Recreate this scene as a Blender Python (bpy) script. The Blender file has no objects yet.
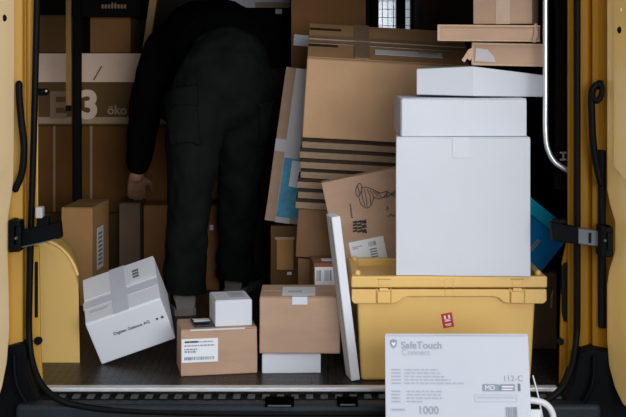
import bpy, bmesh, math, random
from mathutils import Vector, Matrix, Euler, noise
random.seed(7)
S = bpy.context.scene
C = S.collection
R = math.radians
# ------------------------------------------------------------------ camera model
FPX, CX, CY, CH = 1260.0, 313.0, 50.0, 0.94      # focal length in pixels, principal point, camera height over the cargo floor


def at(px, py, Y):
    """the place in the world that is seen at a pixel of the photograph, Y metres away"""
    return Vector(((px - CX) / FPX * Y, Y, CH - (py - CY) / FPX * Y))


def floor_y(py):
    return CH * FPX / (py - CY)


# ------------------------------------------------------------------ materials
MATS = {}


def mat(name, col, rough=0.6, var=0.0, scale=8.0, bump=0.0, bscale=60.0, metal=0.0, spec=0.5, stretch=(1, 1, 1), dark=None, coat=0.0):
    if name in MATS:
        return MATS[name]
    m = bpy.data.materials.new(name)
    m.use_nodes = True
    nt = m.node_tree
    N, L = nt.nodes, nt.links
    b = N['Principled BSDF']
    b.inputs['Roughness'].default_value = rough
    b.inputs['Metallic'].default_value = metal
    b.inputs['Specular IOR Level'].default_value = spec
    if coat:
        b.inputs['Coat Weight'].default_value = coat
        b.inputs['Coat Roughness'].default_value = 0.15
    tc = N.new('ShaderNodeTexCoord')
    mp = N.new('ShaderNodeMapping')
    mp.inputs['Scale'].default_value = stretch
    L.new(tc.outputs['Object'], mp.inputs['Vector'])
    if var > 0:
        nz = N.new('ShaderNodeTexNoise')
        nz.inputs['Scale'].default_value = scale
        nz.inputs['Detail'].default_value = 5
        L.new(mp.outputs['Vector'], nz.inputs['Vector'])
        rp = N.new('ShaderNodeValToRGB')
        d = dark or tuple(c * (1 - var) for c in col)
        rp.color_ramp.elements[0].color = (*d, 1)
        rp.color_ramp.elements[1].color = (*[min(1, c * (1 + var * .6)) for c in col], 1)
        rp.color_ramp.elements[0].position = .3
        rp.color_ramp.elements[1].position = .7
        L.new(nz.outputs['Fac'], rp.inputs['Fac'])
        L.new(rp.outputs['Color'], b.inputs['Base Color'])
    else:
        b.inputs['Base Color'].default_value = (*col, 1)
    if bump > 0:
        n2 = N.new('ShaderNodeTexNoise')
        n2.inputs['Scale'].default_value = bscale
        n2.inputs['Detail'].default_value = 4
        L.new(mp.outputs['Vector'], n2.inputs['Vector'])
        bp = N.new('ShaderNodeBump')
        bp.inputs['Strength'].default_value = bump
        bp.inputs['Distance'].default_value = 0.004
        L.new(n2.outputs['Fac'], bp.inputs['Height'])
        L.new(bp.outputs['Normal'], b.inputs['Normal'])
    MATS[name] = m
    return m


KRAFT = mat('kraft_cardboard', (.50, .325, .222), .75, .10, 7, .15, 90, spec=.25, stretch=(1, 1, 3))
KRAFT_EDGE = mat('kraft_cut_edge', (.58, .40, .27), .8, .14, 40, spec=.2, stretch=(1, 1, 6))
KRAFT_DARK = mat('shaded_kraft_cardboard', (.24, .13, .062), .75, .14, 7, .15, 90, spec=.25)  # kraft darkened for the shade behind the front boxes
KRAFT_BACK = mat('shaded_back_cardboard', (.16, .064, .011), .75, .14, 6, .15, 90, spec=.25)  # kraft with the shadow low at the bay's back put into its colour
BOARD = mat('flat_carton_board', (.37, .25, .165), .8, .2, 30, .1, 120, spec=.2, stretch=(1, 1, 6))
KRAFT_DEEP = mat('deep_shade_cardboard', (.26, .12, .038), .75, .14, 6, .15, 90, spec=.2)  # kraft darkened to hold the shade deep in the bay
KRAFT_WARM = mat('bounce_tinted_kraft', (.50, .27, .10), .75, .14, 6, .15, 90, spec=.25)  # kraft tinted orange for light bounced between the cartons
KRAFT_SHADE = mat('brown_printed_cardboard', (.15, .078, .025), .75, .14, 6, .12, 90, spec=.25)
UMBER = mat('dark_brown_gap_shade', (.055, .033, .02), .7, .2, 6, spec=.2)
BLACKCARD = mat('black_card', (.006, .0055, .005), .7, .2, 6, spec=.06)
PALE = mat('pale_pink_white_print', (.90, .63, .48), .75, .06, 9, spec=.25)
TAN = mat('tan_print', (.46, .31, .20), .75, .06, 9, spec=.25)
WHITE_BRIGHT = mat('bright_white_cardboard', (.80, .82, .88), .6, .025, 5, .08, 70, spec=.3)
WHITE = mat('white_cardboard', (.68, .70, .76), .6, .025, 5, .08, 70, spec=.3)
WHITE_SIDE = mat('white_card_side_tone', (.55, .54, .55), .7, .06, 30, spec=.2, stretch=(1, 1, 4))
LABEL = mat('label_paper', (.82, .84, .88), .5, .02, 9, spec=.4)
INK = mat('black_ink', (.02, .02, .025), .6)
GREYINK = mat('grey_ink', (.30, .32, .36), .6)
PALEINK = mat('pale_grey_ink', (.36, .38, .43), .6)
SLATE = mat('slate_ink', (.16, .19, .24), .6)
TAPE = mat('brown_packing_tape', (.33, .21, .13), .28, .08, 14, spec=.6)
TAPE_GREY = mat('grey_packing_tape', (.50, .47, .48), .3, .06, 14, spec=.6)
TAPE_CLEAR = mat('clear_tape_on_white', (.68, .70, .77), .25, .05, 14, spec=.6)
BLUELABEL = mat('blue_label', (.07, .36, .53), .5, .25, 60, spec=.4)
BLUEBOX = mat('blue_card', (.005, .30, .72), .6, .12, 12, .1, 90, spec=.12)
BLUELID = mat('blue_card_lid', (.010, .62, 1.0), .6, .12, 12, .1, 90, spec=.12)
RED = mat('red_print', (.58, .025, .03), .5)
CRATE = mat('yellow_plastic', (.83, .525, .165), .42, .05, 6, .1, 140, spec=.45)
CRATE_SHADE = mat('yellow_groove_shade', (.55, .32, .075), .5, .05, 6)  # crate yellow darkened for the shade in the latch grooves
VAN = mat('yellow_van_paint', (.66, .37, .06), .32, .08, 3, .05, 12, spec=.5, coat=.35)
VAN_SHADE = mat('shaded_pillar_paint', (.32, .14, .006), .5, .03, 3, spec=.15)  # van yellow darkened for the shade beside the right door
VAN_LEFTP = mat('part_shaded_pillar_paint', (.53, .28, .04), .45, .03, 3, spec=.25)  # same van yellow, darkened less: more light reaches this pillar
VAN_LEFT = mat('lit_left_door_paint', (.90, .66, .37), .3, .04, 3, spec=.5, coat=.5)  # van yellow paled to carry daylight and reflections on the left door
VAN_ARCH = mat('lit_arch_paint', (.74, .48, .15), .4, .08, 3, .05, 12, spec=.5)  # van yellow lightened for the light on the arch's front
VAN_PALE = mat('lit_right_door_paint', (.92, .60, .20), .3, .06, 3, .05, 10, spec=.5, coat=.5)  # van yellow paled for daylight on the right door's inner face
RUBBER = mat('black_rubber', (.0025, .003, .003), .5, .2, 20, spec=.1)
PLASTIC = mat('black_plastic', (.003, .0035, .004), .55, .25, 14, .25, 160, spec=.06)
BUMPER = mat('dark_bumper_plastic', (.012, .0175, .024), .5, .25, 10, .3, 220, spec=.25)
TREAD = mat('worn_tread', (.052, .055, .058), .55, .3, 18, .2, 120, spec=.4)
STEEL = mat('dull_grey_steel', (.10, .11, .125), .45, .15, 20, metal=.3)
CHROME = mat('bright_steel_tube', (.75, .77, .82), .28, .03, 9, metal=.85)
ALU = mat('aluminium_strip', (.66, .66, .68), .42, .16, 30, .2, 80, metal=.35, stretch=(1, 8, 8))
PANEL = mat('dark_wall_lining', (.030, .022, .015), .65, .3, 4, .15, 40, spec=.2)
CEIL = mat('dark_roof_lining', (.10, .075, .05), .7, .2, 4, .1, 30)
WHITEPAINT = mat('white_paint', (.80, .81, .84), .4, .04, 8, spec=.5)
JACKET = mat('black_jacket_cloth', (.003, .003, .0032), .9, .3, 20, .4, 70, spec=.05)
TROUSER = mat('charcoal_trouser_cloth', (.010, .012, .011), .9, .25, 12, .4, 120, spec=.08)
SKIN = mat('skin', (.36, .19, .115), .5, .08, 20, .1, 160, spec=.4)
HAIR = mat('dark_hair', (.010, .008, .007), .55, .3, 60, .4, 200)
SHOE = mat('grey_shoe_cloth', (.035, .033, .032), .7, .35, 30, .3, 120)
SOLE = mat('pale_shoe_sole', (.30, .27, .25), .6, .1, 20)
STRIPEYEL = mat('dull_yellow_stripe', (.27, .14, .02), .6, .15, 20, .3, 200)
WOOD = mat('pale_board', (.48, .28, .11), .6, .15, 5, .1, 40, stretch=(8, 8, 1))
ASPHALT = mat('pale_pavement', (.30, .30, .31), .9, .3, 30, .5, 120)
EYE = mat('eye_white', (.7, .68, .65), .3)


def floor_material():
    m = bpy.data.materials.new('ribbed_cargo_floor')
    m.use_nodes = True
    N, L = m.node_tree.nodes, m.node_tree.links
    b = N['Principled BSDF']
    b.inputs['Base Color'].default_value = (.035, .027, .022, 1)
    b.inputs['Roughness'].default_value = .34
    b.inputs['Specular IOR Level'].default_value = .32
    tc = N.new('ShaderNodeTexCoord')
    mp = N.new('ShaderNodeMapping')
    mp.inputs['Scale'].default_value = (24, 30, 24)
    L.new(tc.outputs['Object'], mp.inputs['Vector'])
    br = N.new('ShaderNodeTexBrick')
    br.inputs['Scale'].default_value = 1.0
    br.inputs['Mortar Size'].default_value = .14
    br.inputs['Mortar Smooth'].default_value = .6
    br.inputs['Brick Width'].default_value = 1.1
    br.inputs['Row Height'].default_value = .42
    L.new(mp.outputs['Vector'], br.inputs['Vector'])
    nz = N.new('ShaderNodeTexNoise')
    nz.inputs['Scale'].default_value = 3.5
    nz.inputs['Detail'].default_value = 6
    L.new(tc.outputs['Object'], nz.inputs['Vector'])
    rp = N.new('ShaderNodeValToRGB')
    rp.color_ramp.elements[0].color = (.008, .006, .005, 1)
    rp.color_ramp.elements[1].color = (.032, .022, .016, 1)
    rp.color_ramp.elements[0].position = .35
    rp.color_ramp.elements[1].position = .7
    L.new(nz.outputs['Fac'], rp.inputs['Fac'])
    L.new(rp.outputs['Color'], b.inputs['Base Color'])
    bp = N.new('ShaderNodeBump')
    bp.invert = True
    bp.inputs['Strength'].default_value = 1.0
    bp.inputs['Distance'].default_value = .016
    L.new(br.outputs['Fac'], bp.inputs['Height'])
    L.new(bp.outputs['Normal'], b.inputs['Normal'])
    return m


def glass_material():
    m = bpy.data.materials.new('dusty_window_glass')
    m.use_nodes = True
    N, L = m.node_tree.nodes, m.node_tree.links
    for n in list(N):
        if n.type == 'BSDF_PRINCIPLED':
            N.remove(n)
    t = N.new('ShaderNodeBsdfTransparent')
    t.inputs['Color'].default_value = (.90, .92, .93, 1)
    g = N.new('ShaderNodeBsdfGlossy')
    g.inputs['Roughness'].default_value = .1
    mx = N.new('ShaderNodeMixShader')
    mx.inputs[0].default_value = .06
    L.new(t.outputs[0], mx.inputs[1])
    L.new(g.outputs[0], mx.inputs[2])
    L.new(mx.outputs[0], N['Material Output'].inputs['Surface'])
    return m


# ------------------------------------------------------------------ mesh helpers
def link(name, me, m=None, parent=None, loc=(0, 0, 0), rot=(0, 0, 0), smooth=False):
    o = bpy.data.objects.new(name, me)
    C.objects.link(o)
    if m is not None and len(me.materials) == 0:
        me.materials.append(m)
    o.parent = parent
    o.location = loc
    o.rotation_euler = rot
    if smooth:
        for p in me.polygons:
            p.use_smooth = True
    return o


def obj(name, bm, m, parent=None, loc=(0, 0, 0), rot=(0, 0, 0), smooth=False):
    bmesh.ops.recalc_face_normals(bm, faces=bm.faces[:])
    me = bpy.data.meshes.new(name)
    bm.to_mesh(me)
    bm.free()
    return link(name, me, m, parent, loc, rot, smooth)


def thing(name, label, cat, loc=(0, 0, 0), rot=(0, 0, 0), group=None):
    o = bpy.data.objects.new(name, None)
    C.objects.link(o)
    o.location = loc
    o.rotation_euler = rot
    o['label'] = label
    o['category'] = cat
    if group:
        o['group'] = group
    return o


def struct(o, label=None):
    o['kind'] = 'structure'
    if label:
        o['label'] = label
    return o


def add_box(bm, x0, x1, y0, y1, z0, z1, bev=0.0, seg=2):
    r = bmesh.ops.create_cube(bm, size=1.0)
    vs = r['verts']
    for v in vs:
        v.co.x = x0 + (v.co.x + .5) * (x1 - x0)
        v.co.y = y0 + (v.co.y + .5) * (y1 - y0)
        v.co.z = z0 + (v.co.z + .5) * (z1 - z0)
    if bev > 0:
        es = list({e for v in vs for e in v.link_edges})
        bmesh.ops.bevel(bm, geom=es, offset=bev, segments=seg, affect='EDGES', profile=.5)
    return bm


def box(x0, x1, y0, y1, z0, z1, bev=0.0, seg=2):
    return add_box(bmesh.new(), x0, x1, y0, y1, z0, z1, bev, seg)


def soft_box(w, d, h, bev=.003, amp=.0010, seed=0, slope=0.0):
    """a cardboard box: bevelled, lightly buckled faces; slope lifts the rear of the top"""
    bm = box(-w / 2, w / 2, -d / 2, d / 2, 0, h, bev, 2)
    big = [e for e in bm.edges if e.calc_length() > .03]
    bmesh.ops.subdivide_edges(bm, edges=big, cuts=7, use_grid_fill=True)
    off = Vector((seed * 3.17, seed * 1.3, seed * 7.7))
    for v in bm.verts:
        n = noise.noise_vector(v.co * 9 + off) * amp
        v.co += n
        if slope and v.co.z > h * .5:
            v.co.z += slope * (v.co.y / d + .5) * (v.co.z / h - .5) * 2
        v.co.z = max(v.co.z, 0)
    return bm


def add_prism(bm, pts, y0, y1):
    """pts: (x, z) outline, extruded along y"""
    a = [bm.verts.new((x, y0, z)) for x, z in pts]
    b = [bm.verts.new((x, y1, z)) for x, z in pts]
    n = len(pts)
    bm.faces.new(a)
    bm.faces.new(b[::-1])
    for i in range(n):
        j = (i + 1) % n
        bm.faces.new((a[i], b[i], b[j], a[j]))
    return bm


def prism(pts, y0, y1, bev=0.0):
    bm = add_prism(bmesh.new(), pts, y0, y1)
    bmesh.ops.recalc_face_normals(bm, faces=bm.faces[:])
    if bev:
        bmesh.ops.bevel(bm, geom=bm.edges[:], offset=bev, segments=2, affect='EDGES', profile=.5)
    return bm


def catmull(pts, n=8):
    P = [tuple(p) for p in pts]
    P = [P[0]] + P + [P[-1]]
    out = []
    for i in range(1, len(P) - 2):
        a, b, c, d = P[i - 1], P[i], P[i + 1], P[i + 2]
        for k in range(n):
            t = k / n
            out.append(tuple(.5 * (2 * b[j] + (c[j] - a[j]) * t + (2 * a[j] - 5 * b[j] + 4 * c[j] - d[j]) * t * t
                                   + (3 * b[j] - a[j] - 3 * c[j] + d[j]) * t ** 3) for j in range(len(b))))
    out.append(P[-2])
    return out


def add_tube(bm, pts, n=14, up=Vector((0, 1, 0)), round_ends=True):
    """pts: (x, y, z, r) or (x, y, z, ra, rb): a tapering tube with rounded ends; ra lies along the side of `up`"""
    P = [(Vector(p[:3]), p[3], p[4] if len(p) > 4 else p[3]) for p in pts]
    if round_ends:
        def cap(p, q):
            d = (p[0] - q[0]).normalized()
            return [(p[0] + d * (p[1] + p[2]) / 2 * s, p[1] * k, p[2] * k) for s, k in ((.35, .93), (.68, .72), (.9, .4), (.98, .12))]
        P = cap(P[0], P[1])[::-1] + P + cap(P[-1], P[-2])
    rings = []
    prev = None
    for i, (c, ra, rb) in enumerate(P):
        t = (P[min(i + 1, len(P) - 1)][0] - P[max(i - 1, 0)][0]).normalized()
        s = up.cross(t) if prev is None else prev - t * prev.dot(t)
        if s.length < 1e-4:
            s = Vector((1, 0, 0)).cross(t)
        s.normalize()
        prev = s
        b = t.cross(s)
        rings.append([bm.verts.new(c + s * (ra * math.cos(2 * math.pi * k / n)) + b * (rb * math.sin(2 * math.pi * k / n))) for k in range(n)])
    for a, b in zip(rings, rings[1:]):
        for k in range(n):
            bm.faces.new((a[k], a[(k + 1) % n], b[(k + 1) % n], b[k]))
    bm.faces.new(rings[0][::-1])
    bm.faces.new(rings[-1])
    return bm


def tube(pts, r, n=12, steps=8):
    return add_tube(bmesh.new(), [(*p, r) for p in catmull(pts, steps)], n)


def add_ball(bm, c, rx, ry, rz, rot=None, seg=20):
    r = bmesh.ops.create_uvsphere(bm, u_segments=seg, v_segments=seg // 2 + 2, radius=1)
    for v in r['verts']:
        p = Vector((v.co.x * rx, v.co.y * ry, v.co.z * rz))
        if rot:
            p = rot @ p
        v.co = p + Vector(c)
    return r['verts']


def fuse(bm, voxel, smooth=4):
    """melt overlapping pieces into one continuous skin"""
    bmesh.ops.recalc_face_normals(bm, faces=bm.faces[:])
    me = bpy.data.meshes.new('tmp')
    bm.to_mesh(me)
    bm.free()
    o = bpy.data.objects.new('tmp', me)
    C.objects.link(o)
    md = o.modifiers.new('r', 'REMESH')
    md.mode = 'VOXEL'
    md.voxel_size = voxel
    if smooth:
        sm = o.modifiers.new('s', 'SMOOTH')
        sm.iterations = smooth
        sm.factor = .5
    dg = bpy.context.evaluated_depsgraph_get()
    dg.update()
    out = bpy.data.meshes.new_from_object(o.evaluated_get(dg))
    bpy.data.objects.remove(o)
    bpy.data.meshes.remove(me)
    for p in out.polygons:
        p.use_smooth = True
    return out


def text_mesh(body, size, bold=0.0, align='LEFT'):
    cu = bpy.data.curves.new('t', 'FONT')
    cu.body = body
    cu.size = size
    cu.offset = bold
    cu.extrude = .0002
    cu.align_x = align
    o = bpy.data.objects.new('t', cu)
    C.objects.link(o)
    dg = bpy.context.evaluated_depsgraph_get()
    dg.update()
    me = bpy.data.meshes.new_from_object(o.evaluated_get(dg))
    bpy.data.objects.remove(o)
    bpy.data.curves.remove(cu)
    return me


FRONT = (R(90), 0, 0)


def text(name, body, size, m, parent, loc, rot=FRONT, bold=0.0, align='LEFT'):
    return link(name, text_mesh(body, size, bold, align), m, parent, loc, rot)


def plate(name, m, parent, x0, x1, z0, z1, y, th=.0008, spin=0.0):
    """a thin sheet on a front face (normal -y) of its parent"""
    cx, cz = (x0 + x1) / 2, (z0 + z1) / 2
    bm = box(-(x1 - x0) / 2, (x1 - x0) / 2, -th, 0, -(z1 - z0) / 2, (z1 - z0) / 2)
    return obj(name, bm, m, parent, (cx, y, cz), (0, spin, 0))


def strips(rects, y, th=.0004):
    """many small printed bars as one print: rects of (x0, x1, z0, z1)"""
    bm = bmesh.new()
    for x0, x1, z0, z1 in rects:
        add_box(bm, x0, x1, y - th, y, z0, z1)
    return bm


def bars(x0, x1, z0, z1, n, seed):
    """the upright bars of a barcode"""
    rnd = random.Random(seed)
    x, out = x0, []
    step = (x1 - x0) / n
    for i in range(n):
        w = step * rnd.choice((.35, .5, .75))
        out.append((x, x + w, z0, z1))
        x += step
    return out


def lines(x0, x1, z_top, pitch, th, widths, seed=1):
    """rows of print too small to read: short dashes"""
    rnd = random.Random(seed)
    out = []
    for i, wd in enumerate(widths):
        x, z = x0, z_top - i * pitch
        end = x0 + (x1 - x0) * wd
        while x < end:
            w = rnd.uniform(.004, .012) * (x1 - x0) / .1
            out.append((x, min(x + w, end), z - th, z))
            x += w + .0022 * (x1 - x0) / .1
    return out


def front_box(x0, x1, y0, y1, Y, d, yaw=0.0):
    """where a box stands whose front face fills x0..x1, y0..y1 of the photo at distance Y"""
    a, b = at(x0, y1, Y), at(x1, y0, Y)
    w, h = (b.x - a.x) / max(.2, math.cos(yaw)), b.z - a.z
    fc = Vector(((a.x + b.x) / 2, Y, a.z))
    c = fc + Vector((-math.sin(yaw) * d / 2, math.cos(yaw) * d / 2, 0))
    return c, w, d, h


SEED = [0]


def carton(name, label, cat, c, w, d, h, rot=(0, 0, 0), m=KRAFT, group=None, flaps=True, tape=None, body='carton_body', slope=0.0, amp=.0012, bev=.003):
    SEED[0] += 1
    t = thing(name, label, cat, c, rot, group)
    fl = .0035 if flaps else 0
    obj(body, soft_box(w, d, h - fl, bev, amp, SEED[0], slope), m, t, smooth=False)
    if flaps:
        g = .0012
        for s in (-1, 1):
            y0, y1 = (-d / 2 + .001, -g) if s < 0 else (g, d / 2 - .001)
            f = box(-w / 2 + .001, w / 2 - .001, y0, y1, h - fl, h, .0012, 1)
            if slope:
                for v in f.verts:
                    v.co.z += slope * (v.co.y / d + .5)
            obj('flap', f, m, t)
    if tape:
        tm, tw = tape
        bm = box(-w / 2 - .0015, w / 2 + .0015, -tw / 2, tw / 2, h, h + .0008)
        for s in (-1, 1):
            xx = s * (w / 2 + .0014)
            add_box(bm, xx - .0006, xx + .0006, -tw / 2, tw / 2, h - .06, h + .0008)
        if slope:
            for v in bm.verts:
                v.co.z += slope * .5 + .001
        obj('packing_tape', bm, tm, t)
    return t


# ================================================================== the setting
g = obj('ground', box(-9, 9, -1, 12, -.75, -.62), ASPHALT)
struct(g)
struct(obj('floor', box(-1.2, .95, 3.495, 5.5, -.05, 0), floor_material()))
struct(obj('wall_left', box(-1.25, -1.2, 3.6, 5.55, -.05, 1.4), PANEL))
struct(obj('wall_right', box(.95, 1.0, 3.6, 5.55, -.05, 1.4), PANEL))
struct(obj('ceiling', box(-1.25, 1.0, 3.5, 5.55, 1.36, 1.42), CEIL))
wx0, wx1, wz0, wz1 = at(377, 0, 5.5).x, at(410.5, 0, 5.5).x, at(0, 34, 5.5).z, 1.30
bm = box(-1.25, wx0, 5.5, 5.55, -.05, 1.4)
add_box(bm, wx1, 1.0, 5.5, 5.55, -.05, 1.4)
add_box(bm, wx0, wx1, 5.5, 5.55, -.05, wz0)
add_box(bm, wx0, wx1, 5.5, 5.55, wz1, 1.4)
struct(obj('wall_back', bm, PANEL))
win = struct(obj('window_1', box(wx0, wx1, 5.52, 5.526, wz0, wz1), glass_material()))
bm = bmesh.new()
for k in range(1, 6):
    x = wx0 + (wx1 - wx0) * k / 6
    add_box(bm, x - .0012, x + .0012, 5.512, 5.516, wz0, wz1)
for k in range(1, 8):
    z = wz0 + (wz1 - wz0) * k / 8
    add_box(bm, wx0, wx1, 5.511, 5.515, z - .0012, z + .0012)
obj('mullion', box(at(396, 0, 5.5).x, at(405, 0, 5.5).x, 5.47, 5.51, wz0 - .02, wz1, .003), BLACKCARD, win)
obj('window_wire', bm, mat('thin_grey_wire', (.85, .86, .88), .5), win)
bm = box(wx0 - .03, wx0 + .006, 5.47, 5.51, wz0 - .02, wz1 + .02, .003)
add_box(bm, wx0, wx1, 5.47, 5.51, wz0 - .02, wz0, .003)
add_box(bm, wx0, wx1, 5.47, 5.51, wz1, wz1 + .02, .003)
add_box(bm, wx1, wx1 + .03, 5.47, 5.51, wz0 - .02, wz1 + .02, .003)
obj('window_frame', bm, RUBBER, win)

# ================================================================== the van
van = thing('delivery_van', 'yellow delivery van seen from behind with both rear doors open on its cargo bay', 'van', (0, 3.5, -.6))
VL = Vector((0, 3.5, -.6))


def vpart(name, bm, m, parent=None, smooth=False):
    for v in bm.verts:
        v.co -= VL
    return obj(name, bm, m, parent or van, smooth=smooth)


X = lambda px, Y: (px - CX) / FPX * Y
Z = lambda py, Y: CH - (py - CY) / FPX * Y


def plan(pts, z0, z1, bev=.004):
    """outline in plan (x, y), raised from z0 to z1"""
    bm = bmesh.new()
    a = [bm.verts.new((x, y, z0)) for x, y in pts]
    b = [bm.verts.new((x, y, z1)) for x, y in pts]
    n = len(pts)
    bm.faces.new(a)
    bm.faces.new(b[::-1])
    for i in range(n):
        bm.faces.new((a[i], a[(i + 1) % n], b[(i + 1) % n], b[i]))
    bmesh.ops.recalc_face_normals(bm, faces=bm.faces[:])
    bmesh.ops.bevel(bm, geom=[e for e in bm.edges if abs(e.verts[0].co.z - e.verts[1].co.z) > .1], offset=bev, segments=2, affect='EDGES', profile=.5)
    return bm


zb = Z(347, 3.48)
# left rear pillar: flange, gutter, outer skin
pl = [(X(36.5, 3.5), 3.50), (X(31, 3.49), 3.485), (X(27.5, 3.49), 3.485), (X(26.8, 3.5), 3.502), (X(24.5, 3.5), 3.502), (X(23.5, 3.48), 3.47), (X(12, 3.47), 3.462),
      (-1.25, 3.50), (-1.25, 3.60), (X(35, 3.6), 3.60)]
vpart('left_pillar', plan(pl, zb, 1.36), VAN_LEFTP)
pr = [(X(574.5, 3.5), 3.50), (X(581, 3.49), 3.485), (X(588.5, 3.49), 3.485), (X(589.5, 3.5), 3.506), (X(591, 3.5), 3.506), (X(592, 3.49), 3.487), (X(598, 3.49), 3.487),
      (X(601, 3.48), 3.480), (X(612, 3.47), 3.462), (1.25, 3.50), (1.25, 3.60), (X(576, 3.6), 3.60)]
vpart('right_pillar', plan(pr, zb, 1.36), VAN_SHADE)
vpart('gap_shade', box(X(599, 3.47), X(605.5, 3.47), 3.462, 3.52, Z(328, 3.47), Z(150, 3.47), .003), RUBBER)  # black strip painting the shade between pillar and door
# inner flanges beside the opening
vpart('inner_flange', box(X(36.5, 3.52), X(38.2, 3.52), 3.515, 3.522, 0, 1.30, .001), VAN)
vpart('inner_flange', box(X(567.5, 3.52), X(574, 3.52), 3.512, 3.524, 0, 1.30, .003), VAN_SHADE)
# gussets at the foot of the opening with their slots and plugs
gl = [(X(a, 3.49), Z(b, 3.49)) for a, b in ((31, 360), (36, 378), (43, 386), (40.5, 340), (40, 290), (39, 246), (33, 246), (31, 300))]
gu = vpart('corner_gusset', prism(gl, 3.486, 3.4985, .002), VAN_LEFTP)
vpart('slot', box(X(34.3, 3.48), X(37.6, 3.48), 3.482, 3.49, Z(318, 3.48), Z(262, 3.48), .003), RUBBER, gu)
vpart('plug', add_tube(bmesh.new(), [(X(38, 3.48), 3.478, Z(341, 3.48), .011), (X(38, 3.48), 3.49, Z(341, 3.48), .011)], 14, round_ends=False), RUBBER, gu)
gr = [(X(573, 3.55), Z(392, 3.55)), (X(558, 3.55), Z(388, 3.55)), (X(559, 3.55), Z(330, 3.55)), (X(561, 3.55), Z(262, 3.55)), (X(567, 3.55), Z(235, 3.55)), (X(573, 3.55), Z(235, 3.55))]
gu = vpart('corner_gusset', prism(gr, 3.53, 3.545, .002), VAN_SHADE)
sl = [(561.5, 268), (563.5, 263), (567, 262), (569, 267), (569, 316), (567, 322), (563.5, 321), (561.5, 312)]
vpart('slot', prism([(X(a, 3.53), Z(b, 3.53)) for a, b in sl], 3.526, 3.54), RUBBER, gu)
vpart('plug', add_tube(bmesh.new(), [(X(560, 3.53), 3.522, Z(341, 3.53), .010), (X(560, 3.53), 3.54, Z(341, 3.53), .010)], 14, round_ends=False), RUBBER, gu)
# trim behind the right flange, with the small white clip on it
tr = vpart('inner_trim', box(X(556, 3.66), .95, 3.66, 3.70, Z(190, 3.66), 1.36, .004), BLACKCARD)
bm = box(X(560.5, 3.65), X(566.5, 3.65), 3.652, 3.66, Z(153.6, 3.65), Z(152, 3.65))
add_box(bm, X(560.5, 3.65), X(566.5, 3.65), 3.652, 3.66, Z(160.6, 3.65), Z(159, 3.65))
add_box(bm, X(563, 3.65), X(564.4, 3.65), 3.652, 3.66, Z(160, 3.65), Z(152, 3.65))
vpart('white_clip', bm, mat('grey_white_print', (.45, .45, .45), .6), tr)
vpart('header', box(-1.25, 1.25, 3.48, 3.6, 1.24, 1.46, .02), VAN)
vpart('side_skin', box(-1.29, -1.25, 3.55, 5.6, -.3, 1.46, .01), VAN)
vpart('side_skin', box(1.25, 1.29, 3.55, 5.6, -.3, 1.46, .01), VAN)
vpart('roof', box(-1.29, 1.29, 3.52, 5.6, 1.43, 1.47, .01), VAN)
# rubber seal all round the opening
ys = 3.462
sp = [(38.5, -80), (37, 0), (34, 130), (31.5, 210), (29.5, 290), (29, 330), (31.5, 358), (40, 382), (56, 398), (80, 406), (120, 410.5), (200, 413), (313, 413.5), (420, 413), (490, 411), (535, 405), (560, 390), (572, 366), (576.5, 335), (577.2, 300), (577.2, 150), (577.2, 0), (577.2, -80)]
pts = [((X(a, ys)), ys if b < 345 else ys - min(.072, (b - 345) * .0014), Z(b, ys if b < 345 else ys - min(.072, (b - 345) * .0014))) for a, b in sp]
pts = [(X(a, p[1]), p[1], p[2]) for (a, b), p in zip(sp, pts)]
vpart('door_seal', add_tube(bmesh.new(), [(*p, .0092) for p in catmull(pts, 8)], 10), RUBBER, smooth=True)
# sill strip, tread and bumper
vpart('sill_strip', box(X(43, 3.49), X(557, 3.49), 3.478, 3.508, -.004, .008, .003), ALU)
bp = vpart('rear_bumper', box(-.80, .775, 3.385, 3.495, -.30, -.014, .012, 3), BUMPER)
bm = bmesh.new()
x, k = -.70, 0
while x < .68:
    add_box(bm, x, x + .021, 3.44, 3.474, -.016, -.008, .002, 1)
    x += .040
vpart('tread_blocks', bm, TREAD, bp)
vpart('tread_channel', box(-.74, .71, 3.436, 3.478, -.02, -.0125), BLACKCARD, bp)
for a, b, c0, c1 in ((265, 294, 396, 407), (337, 358, 396, 406)):
    bm = box(X(a, 3.40), X(b, 3.40), 3.379, 3.446, Z(c1, 3.38), -.0072, .001)
    o = vpart('recess_shade', bm, mat('deep_black', (.0012, .0012, .0012), 1.0, spec=0.0), bp)  # raised black block, its colour standing for the dark inside a recess
    bm = box(X(a + 3, 3.40), X(b - 3, 3.40), 3.376, 3.40, Z(c1 - 1.5, 3.385), Z(c1 - 2.7, 3.385))
    vpart('recess_lip', bm, STEEL, o)
# bumper corners
cl = [(X(-40, 3.45), -.45), (X(58, 3.45), -.45), (X(52, 3.45), Z(411, 3.45)), (X(38, 3.45), Z(395, 3.45)), (X(30, 3.45), Z(374, 3.45)), (X(27, 3.45), Z(345, 3.45)), (X(20, 3.45), Z(343, 3.45)), (X(8, 3.45), Z(346, 3.45)), (X(-40, 3.45), Z(346, 3.45))]
vpart('bumper_corner', prism(cl, 3.43, 3.51, .004), PLASTIC)
cr = [(X(670, 3.45), -.45), (X(548, 3.45), -.45), (X(560, 3.45), Z(402, 3.45)), (X(571, 3.45), Z(380, 3.45)), (X(578, 3.45), Z(352, 3.45)), (X(590, 3.45), Z(347, 3.45)), (X(604, 3.45), Z(350, 3.45)), (X(670, 3.45), Z(350, 3.45))]
vpart('bumper_corner', prism(cr, 3.43, 3.56, .006), PLASTIC)
vpart('bumper_rib', tube([(X(14, 3.42), 3.42, Z(356, 3.42)), (X(17, 3.41), 3.41, Z(385, 3.41)), (X(34, 3.41), 3.41, Z(412, 3.41)), (X(60, 3.40), 3.40, Z(430, 3.40))], .006), PLASTIC, smooth=True)
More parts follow.
